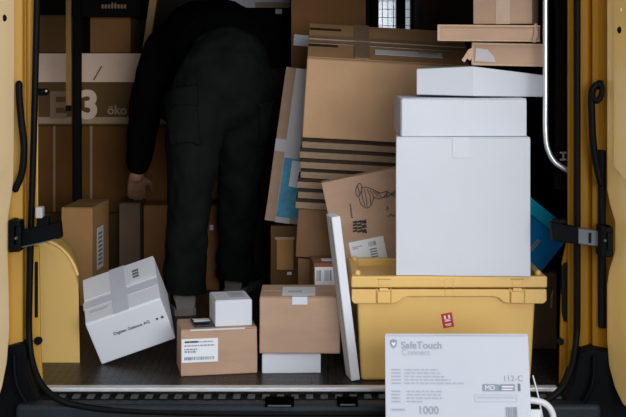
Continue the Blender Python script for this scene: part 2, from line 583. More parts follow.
vpart('bumper_rib', tube([(X(594, 3.42), 3.42, Z(358, 3.42)), (X(592, 3.41), 3.41, Z(385, 3.41)), (X(578, 3.41), 3.41, Z(410, 3.41)), (X(556, 3.40), 3.40, Z(430, 3.40))], .006), PLASTIC, smooth=True)


# doors: leaf swung wide open towards the viewer; outline in (u away from the hinge, z)
def door_leaf(side, hx, hy, outline, th):
    ang = R(17)
    du = Vector((side * math.sin(ang), -math.cos(ang), 0))
    dn = Vector((-side * math.cos(ang), -math.sin(ang), 0))      # towards the opening
    bm = bmesh.new()
    ou = []
    for u, z in outline:
        ou.append((u, z))
    fr = [bm.verts.new(Vector((hx, hy, z)) + du * u) for u, z in ou]
    bk = [bm.verts.new(Vector((hx, hy, z)) + du * u - dn * th) for u, z in ou]
    bm.faces.new(fr)
    bm.faces.new(bk[::-1])
    n = len(ou)
    for i in range(n):
        bm.faces.new((fr[i], bk[i], bk[(i + 1) % n], fr[(i + 1) % n]))
    bmesh.ops.recalc_face_normals(bm, faces=bm.faces[:])
    bmesh.ops.bevel(bm, geom=bm.edges[:], offset=.008, segments=3, affect='EDGES', profile=.5)
    return bm, du, dn


def u_of(px, side, hx, hy):
    """how far along the leaf a pixel column falls"""
    ang = R(17)
    k = (px - CX) / FPX
    # hx + side*sin*u = k*(hy - cos*u)
    return (k * hy - hx) / (side * math.sin(ang) + k * math.cos(ang))


for side, hx, hy, cont in (
        (-1, X(16, 3.44), 3.44, [(15.5, -120), (15.5, 60), (15, 150), (14.5, 180), (12, 200), (9.5, 216), (9, 258), (10, 290), (10.5, 330), (8, 362), (3, 388), (-3, 405), (-14, 420), (-40, 428)]),
        (1, X(605.5, 3.44), 3.44, [(606, -120), (606, 60), (606, 150), (606, 190), (609, 205), (614, 222), (614, 250), (608, 270), (606, 285), (606, 340), (608, 366), (614, 388), (622, 405), (640, 420), (668, 428)])):
    ou = []
    for px, py in cont:
        u = u_of(px, side, hx, hy)
        Yd = hy - math.cos(R(17)) * u
        ou.append((u, Z(py, Yd)))
    ou += [(.78, ou[-1][1]), (.78, ou[0][1])]
    bm, du, dn = door_leaf(side, hx, hy, ou, .05)
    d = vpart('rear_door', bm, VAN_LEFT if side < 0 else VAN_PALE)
    # rubber buffer on the inner face
    px, py = (1.5, 18) if side < 0 else (622.5, 30)
    u = u_of(px, side, hx, hy)
    p = Vector((hx, hy, 0)) + du * u
    p.z = Z(py, p.y)
    vpart('rubber_buffer', add_tube(bmesh.new(), [(*(p - dn * .004), .011), (*(p + dn * .004), .011)], 16), RUBBER, d, True)
    if side > 0:
        u = u_of(624, side, hx, hy)
        p = Vector((hx, hy, 0)) + du * u
        p.z = Z(10, p.y)
        vpart('white_plug', add_tube(bmesh.new(), [(*(p - dn * .004), .008), (*(p + dn * .003), .008)], 14), WHITEPAINT, d, True)
    # raised pressing on the inner skin
    pr_ = []
    z0, z1 = (Z(170, 3.3), Z(-60, 3.3))
    a = Vector((hx, hy, 0)) + du * .055 + dn * .001
    b = Vector((hx, hy, 0)) + du * .74 + dn * .001
    bm = bmesh.new()
    q = [bm.verts.new((v.x, v.y, z)) for v, z in ((a, z0), (b, z0 - .35), (b, z1), (a, z1))]
    q2 = [bm.verts.new(v.co + dn * .008) for v in q]
    bm.faces.new(q)
    bm.faces.new(q2[::-1])
    for i in range(4):
        bm.faces.new((q[i], q2[i], q2[(i + 1) % 4], q[(i + 1) % 4]))
    bmesh.ops.recalc_face_normals(bm, faces=bm.faces[:])
    bmesh.ops.bevel(bm, geom=bm.edges[:], offset=.004, segments=2, affect='EDGES')
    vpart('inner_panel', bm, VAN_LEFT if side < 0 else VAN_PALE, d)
    # hinge block
    Yh = 3.40
    if side < 0:
        h = vpart('door_hinge', box(X(9, Yh), X(14.5, Yh), Yh - .01, Yh + .05, Z(252, Yh), Z(220, Yh), .003), PLASTIC, d)
        bm = box(X(15, Yh), X(20.5, Yh), Yh, Yh + .05, Z(246, Yh), Z(222, Yh), .003)
        add_box(bm, X(9, Yh), X(20, Yh), Yh - .004, Yh + .05, Z(227, Yh), Z(221, Yh), .003)
        add_box(bm, X(9, Yh), X(20, Yh), Yh - .004, Yh + .05, Z(252, Yh), Z(244, Yh), .003)
        vpart('hinge_knuckle', bm, RUBBER, h)
        vpart('hinge_bolt', add_tube(bmesh.new(), [(X(16.5, Yh), Yh - .008, Z(238, Yh), .0045), (X(16.5, Yh), Yh + .01, Z(238, Yh), .0045)], 10), STEEL, h, True)
        ck = vpart('check_arm', prism([(X(18, 3.43), Z(231, 3.43)), (X(60, 3.43), Z(222, 3.43)), (X(61.5, 3.43), Z(238, 3.43)), (X(40, 3.43), Z(243.5, 3.43)), (X(19, 3.43), Z(247.5, 3.43))], 3.425, 3.46, .003), PLASTIC, d)
        vpart('arm_edge', prism([(X(22, 3.42), Z(247.5, 3.42)), (X(40, 3.42), Z(243.6, 3.42)), (X(56, 3.42), Z(239.6, 3.42)), (X(56, 3.42), Z(238.6, 3.42)), (X(40, 3.42), Z(242.6, 3.42)), (X(22, 3.42), Z(246.5, 3.42))], 3.418, 3.43), STEEL, ck)
        vpart('arm_roller', box(X(36, 3.44), X(43, 3.44), 3.43, 3.46, Z(218, 3.44), Z(207, 3.44), .003), mat('dusty_white_plastic', (.45, .43, .42), .5), ck)
        vpart('roller_mount', box(X(37, 3.44), X(49, 3.44), 3.432, 3.462, Z(230, 3.44), Z(217, 3.44), .003), PLASTIC, ck)
        sl = [(19, 84), (19.5, 100), (21.5, 122), (24, 148), (22, 172), (15.5, 189)]
    else:
        h = vpart('door_hinge', box(X(600, Yh), X(606, Yh), Yh - .01, Yh + .05, Z(257, Yh), Z(226, Yh), .003), PLASTIC, d)
        bm = box(X(607, Yh), X(613, Yh), Yh, Yh + .05, Z(256, Yh), Z(227, Yh), .003)
        add_box(bm, X(601, Yh), X(613, Yh), Yh - .004, Yh + .05, Z(233, Yh), Z(227, Yh), .003)
        add_box(bm, X(601, Yh), X(613, Yh), Yh - .004, Yh + .05, Z(257, Yh), Z(250, Yh), .003)
        vpart('hinge_knuckle', bm, RUBBER, h)
        vpart('hinge_bolt', add_tube(bmesh.new(), [(X(604, Yh), Yh - .014, Z(240, Yh), .0045), (X(604, Yh), Yh + .01, Z(240, Yh), .0045)], 10), STEEL, h, True)
        ck = vpart('check_arm', prism([(X(577, 3.43), Z(228, 3.43)), (X(600, 3.43), Z(231, 3.43)), (X(600, 3.43), Z(246.5, 3.43)), (X(577, 3.43), Z(243.5, 3.43))], 3.425, 3.455, .002), STEEL, d)
        vpart('arm_slot', box(X(589, 3.42), X(591.5, 3.42), 3.421, 3.43, Z(243, 3.42), Z(233, 3.42)), RUBBER, ck)
        vpart('arm_sleeve', prism([(X(551, 3.43), Z(222, 3.43)), (X(578, 3.43), Z(227.5, 3.43)), (X(578, 3.43), Z(244, 3.43)), (X(552, 3.43), Z(240.5, 3.43))], 3.42, 3.46, .003), PLASTIC, ck)
        vpart('arm_roller', box(X(553, 3.44), X(566, 3.44), 3.43, 3.46, Z(224, 3.44), Z(219, 3.44), .004), PLASTIC, ck)
        sl = [(599, 84), (593.5, 88), (591.5, 97), (592, 118), (593, 140), (596.5, 165), (601, 184)]
        rg_ = [(599, 84), (602, 88), (601, 96), (597, 101), (593, 98)]
        vpart('sleeve_collar', add_tube(bmesh.new(), [(*p, .008) for p in catmull([(X(a, 3.43), 3.43, Z(b, 3.43)) for a, b in rg_], 8)], 12), RUBBER, d, True)
        vpart('sleeve_foot', box(X(598, 3.44), X(603, 3.44), 3.43, 3.46, Z(90, 3.44), Z(80, 3.44), .004), RUBBER, d)
    Yc = 3.435
    vpart('cable_sleeve', add_tube(bmesh.new(), [(*p, .0098) for p in catmull([(X(a, Yc), Yc, Z(b, Yc)) for a, b in sl], 8)], 12), RUBBER, d, True)
# chrome grab rail inside the right edge
rl = [(545.5, -70), (545.5, 0), (545.5, 90), (545.5, 128), (547.5, 148), (555, 162), (569, 171)]
vpart('grab_rail', add_tube(bmesh.new(), [(*p, .0075) for p in catmull([(X(a, 3.56), 3.56 if i < 5 else 3.56 - .0, Z(b, 3.56)) for i, (a, b) in enumerate(rl)], 8)], 14), CHROME, smooth=True)
# door striker on the left flange
st = vpart('door_striker', add_tube(bmesh.new(), [(X(37, 3.54), 3.54, Z(92, 3.54), .010), (X(46, 3.54), 3.54, Z(92, 3.54), .010)], 14), RUBBER, smooth=True)
vpart('striker_pin', add_tube(bmesh.new(), [(X(46.5, 3.53), 3.535, Z(91, 3.53), .0035), (X(46.5, 3.53), 3.524, Z(91, 3.53), .0035)], 10), CHROME, st, True)
# rounded wheel arch
bm = bmesh.new()
secs = []
for Ya, kz, kx in ((3.79, .97, 1), (3.80, 1, 1), (3.83, 1, 1), (4.0, 1.0, .98), (4.2, .93, .95), (4.38, .74, .9), (4.48, .35, .85), (4.5, .02, .85)):
    xr0 = X(78.5, Ya) if Ya < 3.85 else X(79, Ya)
    rr0 = .125 * kx
    zt0 = .362 * kz
    sec = [(-1.19, 0), (-1.19, zt0)] + [(xr0 - rr0 + rr0 * math.cos(R(90 - 9 * k)), zt0 - .15 * kz + .15 * kz * math.sin(R(90 - 9 * k))) for k in range(11)] + [(xr0 + .004, 0)]
    secs.append([bm.verts.new((x, Ya, max(z, 0))) for x, z in sec])
for a, b in zip(secs, secs[1:]):
    for k in range(len(a)):
        k2 = (k + 1) % len(a)
        bm.faces.new((a[k], a[k2], b[k2], b[k]))
bm.faces.new(secs[0][::-1])
bm.faces.new(secs[-1])
aw = vpart('wheel_arch', bm, VAN_ARCH)
xr0 = X(78.5, 3.83)
rim = [(xr0 - .24, .364)] + [(xr0 - .125 + .127 * math.cos(R(90 - 9 * k)), .212 + .152 * math.sin(R(90 - 9 * k))) for k in range(0, 9)]
vpart('arch_bead', add_tube(bmesh.new(), [(x, 3.83, z, .006) for x, z in rim], 8), VAN_ARCH, aw, True)
# dark post in the bay and pale post by the window
vpart('bay_post', box(X(72.5, 4.9), X(80.5, 4.9), 4.9, 4.93, 0, 1.36, .004), BLACKCARD)

# ================================================================== white box tilted on its corner, left
w, d, h = .2318, .2528, .1510
rot = Euler((R(21.4), R(-18.6), R(5.2)), 'XYZ')
ctr = Vector((-.5666, 3.8612, .1473))
base = ctr + rot.to_matrix() @ Vector((0, 0, -h / 2))
t = carton('parcel', 'white cardboard parcel tipped up on one corner against the yellow wheel arch', 'box', base, w, d, h, rot, WHITE_BRIGHT, amp=.0009)
fy = -d / 2 - .0016
text('printed_text', 'Digitec Galaxus AG', .0140, INK, t, (-.050, fy, .083), (R(90), 0, 0), .0001)
o = obj('printed_icon', add_tube(bmesh.new(), [(.085, fy + .0004, .087, .0034), (.085, fy - .0004, .087, .0034)], 12, round_ends=False), INK, t)
bm = bmesh.new()
add_prism(bm, [(.098, .0835), (.1045, .0835), (.1045, .089), (.10125, .093), (.098, .089)], fy - .0004, fy + .0004)
obj('printed_icon', bm, INK, t)
bm = box(-w / 2 - .001, w / 2 + .001, -.050, -.012, h, h + .0008)
add_box(bm, -w / 2 - .0018, -w / 2 - .0006, -.050, -.012, h - .05, h + .0008)
obj('packing_tape', bm, TAPE_CLEAR, t)
bm = box(-.028, .020, -d / 2 - .001, d / 2, h + .0008, h + .0014)
obj('packing_tape', bm, TAPE_CLEAR, t)
lb = obj('shipping_label', box(.030, .104, .012, .108, h + .0006, h + .0012), LABEL, t)
bm = bmesh.new()
for k in range(3):
    for j in range(7):
        add_box(bm, .043 + j * .003, .0448 + j * .003 + .0006 * (j % 2), .032 + k * .017, .044 + k * .017, h + .0012, h + .0017)
obj('barcode', bm, INK, lb)
bm = strips(lines(-.10, -.04, 0, .007, .0022, [1.0, .9], 5), 0)
text_o = obj('printed_lines', bm, GREYINK, t, (0, -.068, h + .0004), (R(-90), 0, 0))

# ================================================================== carton A and the small white box on it
yaw = R(10.5)
c, w, d, h = front_box(181.5, 257, 329, 375.5, 3.645, .15, yaw)
c.z = 0
t = carton('carton', 'low brown carton with a large white address label, under the small white box', 'box', c, w, d, h, (0, 0, yaw), KRAFT)
fy = -d / 2 - .0018
lb = plate('address_label', LABEL, t, -w / 2 + .002, -w / 2 + .107, .040, .108, fy)
obj('printed_text', strips(lines(-w / 2 + .010, -w / 2 + .098, .101, .0105, .0042, [.95, 1.0, .45], 3) + lines(-w / 2 + .011, -w / 2 + .095, .074, .01, .006, [.4], 9), fy - .0008), GREYINK, lb, (-lb.location.x, -lb.location.y, -lb.location.z))
obj('bold_print', strips(lines(-w / 2 + .012, -w / 2 + .050, .102, .01, .0055, [1.0], 4), fy - .001), INK, lb, (-lb.location.x, -lb.location.y, -lb.location.z))
obj('barcode', strips(bars(-w / 2 + .010, -w / 2 + .096, .047, .056, 34, 5), fy - .0008), SLATE, lb, (-lb.location.x, -lb.location.y, -lb.location.z))
obj('packing_tape', box(-.085, .075, -d / 2 - .0020, -d / 2 - .0014, h - .004, h + .0004), TAPE_CLEAR, t)
hA = h
yaw = R(12)
c, w, d, h = front_box(215.5, 252, 302, 327.5, 3.672, .135, yaw)
c.z = hA + .0005
t = carton('small_box', 'small white box standing on the low brown carton in front of the shoes', 'box', c, w, d, h, (0, 0, yaw), WHITE, amp=.0006, flaps=False)
obj('lid_flap', box(-w / 2 + .002, w / 2 - .002, -d / 2 + .002, d / 2 - .002, h, h + .0025, .001), WHITE, t)
obj('stacked_edge', strips([(-w / 2 - .0015, -w / 2 - .0005, 0, 0)], 0), WHITE_SIDE, t) if False else None
bm = bmesh.new()
for k in range(4):
    y = -d / 2 + .012 + k * .03
    add_box(bm, -w / 2 - .0018, -w / 2 - .0004, y, y + .012, .002, h - .002)
obj('side_stripes', bm, WHITE_SIDE, t)
lb = obj('top_label', box(-.005, .042, -.04, .050, h + .0027, h + .0032), TAPE_CLEAR, t)
obj('label_print', box(.004, .030, .0, .022, h + .0032, h + .0036), GREYINK, lb)
# dark leaflet pouch on carton A
c = at(203, 323, 3.70)
t = thing('leaflet', 'dark plastic pouch with a pale slip on the low carton beside the small white box', 'leaflet', (c.x, 3.705, hA + .001), (0, 0, R(14)))
obj('pouch', box(-.032, .030, -.046, .046, 0, .006, .002), mat('dark_blue_plastic', (.015, .022, .032), .25), t)
obj('paper_slip', box(-.026, .022, .004, .036, .006, .0072), LABEL, t)

# ================================================================== carton B on the white flat box
c, w, d, h = front_box(261, 320, 353, 375, 3.662, .17)
c.z = 0
h = CH - (353.2 - CY) / FPX * 3.662
t = carton('flat_box', 'flat white box on the van floor under the medium brown carton', 'box', c, w, d, h, (0, 0, R(2)), WHITE, amp=.0006)
hw = h
c, w, d, h = front_box(259.5, 340.0, 296, 353, 3.652, .19)
c.z = hw + .0005
t = carton('carton', 'medium brown carton with a label on its lid standing on the flat white box', 'box', c, w, d, h, (0, 0, 0), KRAFT, bev=.004)
lb = obj('lid_label', box(-.052, .045, -.075, .055, h + .0004, h + .001), LABEL, t)
bm = bmesh.new()
for k in range(9):
    add_box(bm, -.034 + k * .0045, -.032 + k * .0045, -.035, -.005, h + .001, h + .0014)
obj('label_print', bm, GREYINK, lb)
bm = box(-.022, .022, -d / 2 - .002, -d / 2 + .03, h, h + .0006)
add_box(bm, -.022, .022, -d / 2 - .0024, -d / 2 - .0016, h - .022, h + .0006)
obj('packing_tape', bm, TAPE_CLEAR, t)

# ================================================================== thin white panel leaning at the crate
a, b = at(356, 382, 3.57), at(335.5, 217, 3.57)
lean = math.atan2(b.x - a.x, b.z - a.z)
L_ = math.hypot(b.x - a.x, b.z - a.z)
t = thing('flat_parcel', 'tall thin white flat box leaning beside the yellow crate, seen edge on', 'box', (a.x, 3.57, .0015), Euler((0, lean, R(11)), 'XYZ'))
obj('carton_body', box(-.0125, .0125, 0, .078, .002, L_, .002), WHITE_BRIGHT, t)
bm = bmesh.new()
for k in range(2):
    add_box(bm, -.0132, -.0124, .006 + k * .037, .036 + k * .037, .006, L_ - .004)
obj('side_shade_sheets', bm, WHITE_SIDE, t)  # grey sheets carrying the shade of the unlit left face

# ================================================================== yellow crate
YC = 3.575
xl, xr = X(357, YC), X(535.5, YC)
cxm = (xl + xr) / 2
WB = xr - xl
zrim = Z(275.5, YC)
t = thing('plastic_crate', 'yellow lidded plastic crate with a red sticker, under the big white cube box', 'crate', (cxm, YC, 0))
dC = .30
bm = bmesh.new()
hb = Z(296, YC)
ins = .012
v0 = [(-WB / 2 + ins, ins * .6), (WB / 2 - ins, ins * .6), (WB / 2 - ins, dC - ins), (-WB / 2 + ins, dC - ins)]
v1 = [(-WB / 2, 0), (WB / 2, 0), (WB / 2, dC), (-WB / 2, dC)]
A = [bm.verts.new((x, y, 0)) for x, y in v0]
B = [bm.verts.new((x, y, hb)) for x, y in v1]
bm.faces.new(A)
bm.faces.new(B)
for i in range(4):
    bm.faces.new((A[i], A[(i + 1) % 4], B[(i + 1) % 4], B[i]))
bmesh.ops.recalc_face_normals(bm, faces=bm.faces[:])
bmesh.ops.bevel(bm, geom=bm.edges[:], offset=.008, segments=3, affect='EDGES', profile=.5)
body = obj('crate_body', bm, CRATE, t)
U = lambda px: X(px, YC) - cxm
ZZ = lambda py: Z(py, YC)
# collar under the lid, deeper at both ends
co = [(351.5, 288.6), (351.5, 300), (354, 303), (393, 303), (398, 301.5), (403, 297.5), (408, 296), (493, 296), (498, 297.5), (503, 301.5), (508, 303), (543, 303), (546, 300), (546, 288.6)]
collar = obj('rim_collar', prism([(U(a), ZZ(b)) for a, b in co], -.012, dC + .012, .003), CRATE, t)
# lid: skirt with a raised rim and sunken top
bm = bmesh.new()
x0, x1, y0, y1, z0, z1 = U(351.2), U(546.5), -.014, dC + .014, ZZ(287.6), zrim
zin = zrim - .022
rw = .022
add_box(bm, x0 + .002, x1 - .002, y0 + .002, y1 - .002, z0 + .004, zin, .004)
for q in ((x0, x1, y0, y0 + rw), (x0, x1, y1 - rw, y1), (x0 + .0006, x0 + rw, y0 + .006, y1 - .006), (x1 - rw, x1 - .0006, y0 + .006, y1 - .006)):
    add_box(bm, *q, z0 + (.002 if q[1] - q[0] > .1 else .003), z1 - (0 if q[1] - q[0] > .1 else .0006), .0045, 3)
lid = obj('crate_lid', bm, CRATE, t)
for sx in (U(358), U(540)):
    for yy in (.03, dC - .03):
        obj('stacking_peg', add_tube(bmesh.new(), [(sx, yy, zin - .002, .010), (sx, yy, zrim + .002, .009)], 14), CRATE, lid, smooth=True)
for a, b in ((377, 390), (510, 523)):
    la = obj('latch', box(U(a), U(b), -.0195, -.010, ZZ(302), ZZ(290.5), .0025), CRATE, t)
    obj('latch_tongue', box(U(a + 2), U(b - 2), -.0205, -.012, ZZ(290.5), ZZ(287), .002), CRATE, la)
    bm = box(U(a + 1), U(b - 1), -.0158, -.012, ZZ(284.5), ZZ(279), .0018)
    obj('latch_button', bm, CRATE, la)
    for q in ((U(a) - .004, U(a), -.0128, -.0115, ZZ(302), ZZ(287.5)), (U(b), U(b) + .004, -.0128, -.0115, ZZ(302), ZZ(287.5)), (U(a) - .001, U(b) + .001, -.0148, -.0138, ZZ(278.9), ZZ(277.8))):
        obj('latch_groove_shade', box(*q), CRATE_SHADE, la)
bm = bmesh.new()
for px in (445, 453):
    add_box(bm, U(px) - .002, U(px) + .002, -.0155, -.012, ZZ(287), ZZ(277), .001)
    add_box(bm, U(px) - .002, U(px) + .002, -.0135, -.010, ZZ(295), ZZ(289), .001)
obj('centre_ribs', bm, CRATE, lid)
fy = -.0008 + .0035
sk = obj('red_sticker', box(-.0155, .0155, -.0008, 0, -.0205, .0205, .0003, 1), RED, t, (U(447.6), .0015, ZZ(320.3)), (0, R(-10), 0))
bm = strips([(-.0085, -.0035, .000, .0145), (.0035, .0085, .000, .0145), (-.0085, .0085, -.003, .003), (-.009, .009, -.0125, -.010), (-.007, .007, -.016, -.0145)], -.0009)
obj('sticker_emblem', bm, LABEL, sk)

# ================================================================== white boxes over the crate
yaw = R(-3.6)
c, w, d, h = front_box(396.3, 529.8, 136.5, 275.6, 3.56, .27, yaw)
c.z = zrim + .0006
t = carton('cube_box', 'large plain white cube box standing on the yellow crate', 'box', c, w, d, h, (0, 0, yaw), WHITE, amp=.0010, bev=.0025)
bm = box(-.030, .018, -d / 2 - .0014, -d / 2 - .0011, h - .058, h - .002)
obj('packing_tape', bm, mat('glossy_clear_tape', (.695, .715, .775), .5, .04, 60, spec=.3, stretch=(6, 1, 1)), t)
ztop = c.z + h
yaw = R(1)
c, w, d, h = front_box(401.5, 527, 98.5, 136, 3.575, .25, yaw)
c.z = ztop + .0008
h = Z(98.5, 3.575) - c.z
t = carton('white_box', 'plain white box lying on top of the large white cube box', 'box', c, w, d, h, (0, 0, yaw), WHITE, amp=.0007)
bm = box(-w / 2 - .0025, -w / 2 - .0004, -d / 2 + .002, d / 2 - .01, .002, h - .001, .0015)
obj('left_shade_sheet', bm, WHITE_SIDE, t)  # grey sheet giving the left side its shade
zt2 = c.z + h
# skewed, slightly crushed white box with a creased front
Yc_ = 3.60
ft = [(416.5, 3.66, 94.6, 69.0), (474, 3.60, 96.2, 66.3), (543, 3.66, 99.6, 75.0)]
t = thing('white_box', 'skewed white mailing box with a creased front, topmost of the white boxes', 'box', (X(474, 3.6), 3.6, zt2))
org = Vector(t.location)
bm = bmesh.new()
loop = []
for dy in (0, .19):
    for px, Y_, yb_, yt_ in (ft if dy == 0 else ft[::-1]):
        Yq = Y_ + dy * (.9 if px == 474 else 1)
        xq = X(px, Yq) if px < 420 else X(px, Y_)
        loop.append((xq, Yq, max(Z(yb_, Y_), zt2 + .001), Z(yt_, Y_)))
lo_ = [bm.verts.new(Vector((x, y, a_)) - org) for x, y, a_, b_ in loop]
hi_ = [bm.verts.new(Vector((x, y, b_)) - org) for x, y, a_, b_ in loop]
bm.faces.new(lo_)
bm.faces.new(hi_)
for k in range(6):
    bm.faces.new((lo_[k], lo_[(k + 1) % 6], hi_[(k + 1) % 6], hi_[k]))
bmesh.ops.recalc_face_normals(bm, faces=bm.faces[:])
bmesh.ops.bevel(bm, geom=bm.edges[:], offset=.003, segments=2, affect='EDGES', profile=.5)
obj('carton_body', bm, WHITE, t)
ztop3 = Z(66.3, 3.6)

# torn open carton, flat carton and the box on it (upper right)
c, w, d, h = front_box(472, 543, 43.5, 67, 3.635, .20, R(-8))
c.z = ztop3 + .0005
h = Z(43.5, 3.64) - c.z
t = carton('torn_carton', 'brown carton with a torn front flap and a white sticker, above the white boxes', 'box', c, w, d, h, (0, R(1.2), R(-8)), KRAFT, flaps=False)
fr = [(-w / 2, 0, w / 2, .007), ]
bm = box(-w / 2, w / 2, -d / 2 - .004, -d / 2 + .003, 0, .006, .001)
add_box(bm, -w / 2, w / 2, -d / 2 - .004, -d / 2 + .003, h - .006, h + .001, .001)
add_box(bm, w / 2 - .006, w / 2, -d / 2 - .004, -d / 2 + .003, 0, h, .001)
add_box(bm, -w / 2, -w / 2 + .006, -d / 2 - .004, -d / 2 + .003, 0, h, .001)
obj('carton_edge', bm, KRAFT_EDGE, t)
bm = bmesh.new()
tp = [(-w / 2 + .003, h * .8), (-w / 2 - .010, h * .68), (-w / 2 - .020, h * .42), (-w / 2 - .028, h * .22), (-w / 2 - .020, h * .12), (-w / 2 - .012, h * .30), (-w / 2 - .004, h * .2), (-w / 2 + .003, h * .35)]
add_prism(bm, tp, -d / 2 - .012, -d / 2 - .008)
obj('torn_flap', bm, KRAFT_EDGE, t)
bm = bmesh.new()
add_prism(bm, [(-w / 2 + .010, .012), (-w / 2 + .070, .010), (-w / 2 + .064, .026), (-w / 2 + .046, .046), (-w / 2 + .012, .050)], -d / 2 - .0028, -d / 2 - .002)
obj('white_sticker', bm, TAPE_GREY, t)
ztc = c.z + h + .0065
c, w, d, h = front_box(438.5, 539, 25.5, 41.5, 3.625, .25, R(-6))
c.z = ztc
h = Z(25.5, 3.625) - c.z
t = carton('flat_carton', 'flat brown carton with rolled corners jutting out on the torn carton', 'box', c, w, d, h, (0, R(.6), R(-6)), KRAFT, flaps=False)
bm = box(-w / 2 - .002, w / 2, -d / 2 - .006, -d / 2 + .003, h - .0045, h + .0015, .0015)
add_box(bm, -w / 2 - .002, -w / 2 + .006, -d / 2 - .006, -d / 2 + .003, 0, h, .0015)
add_box(bm, -w / 2, w / 2, -d / 2 - .005, -d / 2 + .003, -.0005, .004, .0012)
obj('carton_edge', bm, KRAFT_EDGE, t)
bm = bmesh.new()
add_tube(bm, [(w / 2 - .016, -d / 2 - .002, .004, .008), (w / 2 - .010, -d / 2 - .003, h * .5, .009), (w / 2 - .012, -d / 2 - .001, h + .002, .006)], 12)
obj('rolled_corner', bm, KRAFT, t, smooth=True)
ztf = c.z + h + .004
yaw = R(-15)
c, w, d, h = front_box(474, 531, -42, 25.5, 3.66, .2, yaw)
c.z = ztf + .001
t = carton('carton', 'brown taped carton at the very top of the right pile', 'box', c, w, d, h, (0, 0, yaw), KRAFT, tape=(TAPE, .05))
bm = box(-.020, .022, -d / 2 - .002, -d / 2 - .0014, 0, h)
obj('packing_tape', bm, mat('worn_clear_tape', (.58, .42, .31), .35, .1, 20), t)

# ================================================================== middle pile: two cartons, flat cartons, big carton
YM = 4.10
TH = R(3.3)
UXp, UZp = Vector((math.cos(TH), 0, -math.sin(TH))), Vector((math.sin(TH), 0, math.cos(TH)))
c, w, d, h = front_box(298, 400, 257, 340, YM, .24)
c.z = 0
h = Z(258, YM)
t = thing('carton', 'crushed brown carton on the van floor at the foot of the middle pile', 'box', c)
bm = soft_box(w, d, h, .003, .0012, 51)
for v in bm.verts:
    v.co.z -= (v.co.z / h) * (v.co.x / w + .5) * w * math.tan(TH)
obj('carton_body', bm, KRAFT_DARK, t)
# carton on it, leaning to the right with the pile above
bl2 = at(295.5, 257, YM - .01)
w2 = X(402, YM) - X(297.5, YM)
h2 = (208.5 - 257) / FPX * -(YM - .01)
t = carton('carton', 'brown carton carrying the pile of flat cartons behind the leaning white panel', 'box', bl2 + UXp * w2 / 2 + Vector((0, .12, 0)), w2, .24, h2, (0, TH, 0), KRAFT_DARK)
top2 = bl2 + UZp * (h2 + .001)
# seven flat cartons
nS = 7
pitch = (138 - 208.5) / FPX * -YM / nS
wS = X(462, YM) - X(296, YM)
hS = pitch - .0012
proto = None
where = ['lowest', 'second from the bottom', 'third from the bottom', 'middle', 'third from the top', 'second from the top', 'topmost']
for k in range(nS):
    sh_ = (-.010, -.004, -.008, .001, -.002, -.006, 0)[k]
    if proto is None:
        th = thing('flattened_carton', '', 'flat carton', (0, 0, 0), group='flat cartons piled under the big carton')
        obj('board', box(0, wS, 0, .22, 0, hS * .64, .0015), BOARD, th)
        obj('gap_shade_layer', box(.003, wS - .003, .009, .21, hS * .64, hS - .0005), UMBER, th)  # dark slab standing in for the shaded gap between boards
        proto = [th, list(th.children)]
        o = th
    else:
        o = proto[0].copy()
        C.objects.link(o)
        for ch in proto[1]:
            cc = ch.copy()
            C.objects.link(cc)
            cc.parent = o
    o.location = top2 + UZp * (k * pitch) + UXp * sh_ + Vector((0, .003 * ((k * 5) % 4), 0))
    o.rotation_euler = (0, TH, 0)
    o['label'] = 'folded flat brown carton, %s of the seven under the big carton' % where[k]
# big carton with its lid sloping up to the back
blb = top2 + UZp * (nS * pitch + .0008) + UXp * .000
wBig = X(462, YM) - X(299.5, YM)
hBig = (58 - 137) / FPX * -YM
t = thing('big_carton', 'big brown carton with taped bulging lid on the pile of flat cartons', 'box', blb + UXp * wBig / 2, (0, TH, 0))
dB = .24
SEED[0] += 1
bmB = soft_box(wBig, dB, hBig, .005, .0022, 5)
for v in bmB.verts:
    v.co.y += dB / 2
    v.co.z += .112 * (v.co.y / dB) * max(0, (v.co.z / hBig - .5) * 2)
obj('carton_body', bmB, mat('big_carton_kraft', (.63, .385, .21), .75, .12, 7, .18, 60, spec=.25), t)
sl = .112


def on_lid(x0, x1, y0, y1, lift, th=.0012):
    b_ = box(x0, x1, y0, y1, 0, th)
    for v in b_.verts:
        v.co.z += hBig + sl * v.co.y / dB + lift
    return b_


LIDM = mat('shaded_lid_kraft', (.50, .28, .13), .7, .14, 9, .2, 60)  # carton kraft darkened, as the lid faces up under the roof
obj('flap', on_lid(-wBig / 2 + .002, wBig / 2 - .002, .002, dB / 2 - .002, .003, .003), LIDM, t)
obj('flap', on_lid(-wBig / 2 + .002, wBig / 2 - .002, dB / 2 + .001, dB - .002, .004, .004), LIDM, t)
obj('packing_tape', on_lid(-wBig / 2, wBig / 2, dB / 2 - .03, dB / 2 + .028, .0085, .0012), TAPE, t)
obj('flap_edge', on_lid(-wBig / 2 + .002, wBig / 2 - .002, dB / 2 - .004, dB / 2 + .001, .0102, .0018), KRAFT_EDGE, t)
obj('packing_tape', on_lid(-.11, -.06, .0, dB, .0102, .0012), TAPE, t)
obj('dark_strip', on_lid(-wBig / 2 + .004, -wBig / 2 + .10, .068, .082, .0098, .0010), UMBER, t)
obj('dark_strip', on_lid(-wBig / 2 + .004, -wBig / 2 + .11, .185, .20, .0102, .0010), UMBER, t)
xs0, xs1 = X(368, YM) - X(381, YM), X(436, YM) - X(381, YM)
lb = obj('lid_label', on_lid(xs0, xs1, .034, .066, .0100, .0010), LABEL, t)
obj('label_print', on_lid(xs0 + .14, xs1 - .015, .054, .060, .0112, .0006), GREYINK, lb)
obj('label_stripe', on_lid(xs0 + .002, xs1 - .08, .0665, .070, .0104, .0006), mat('ochre_print', (.40, .24, .06), .6), lb)
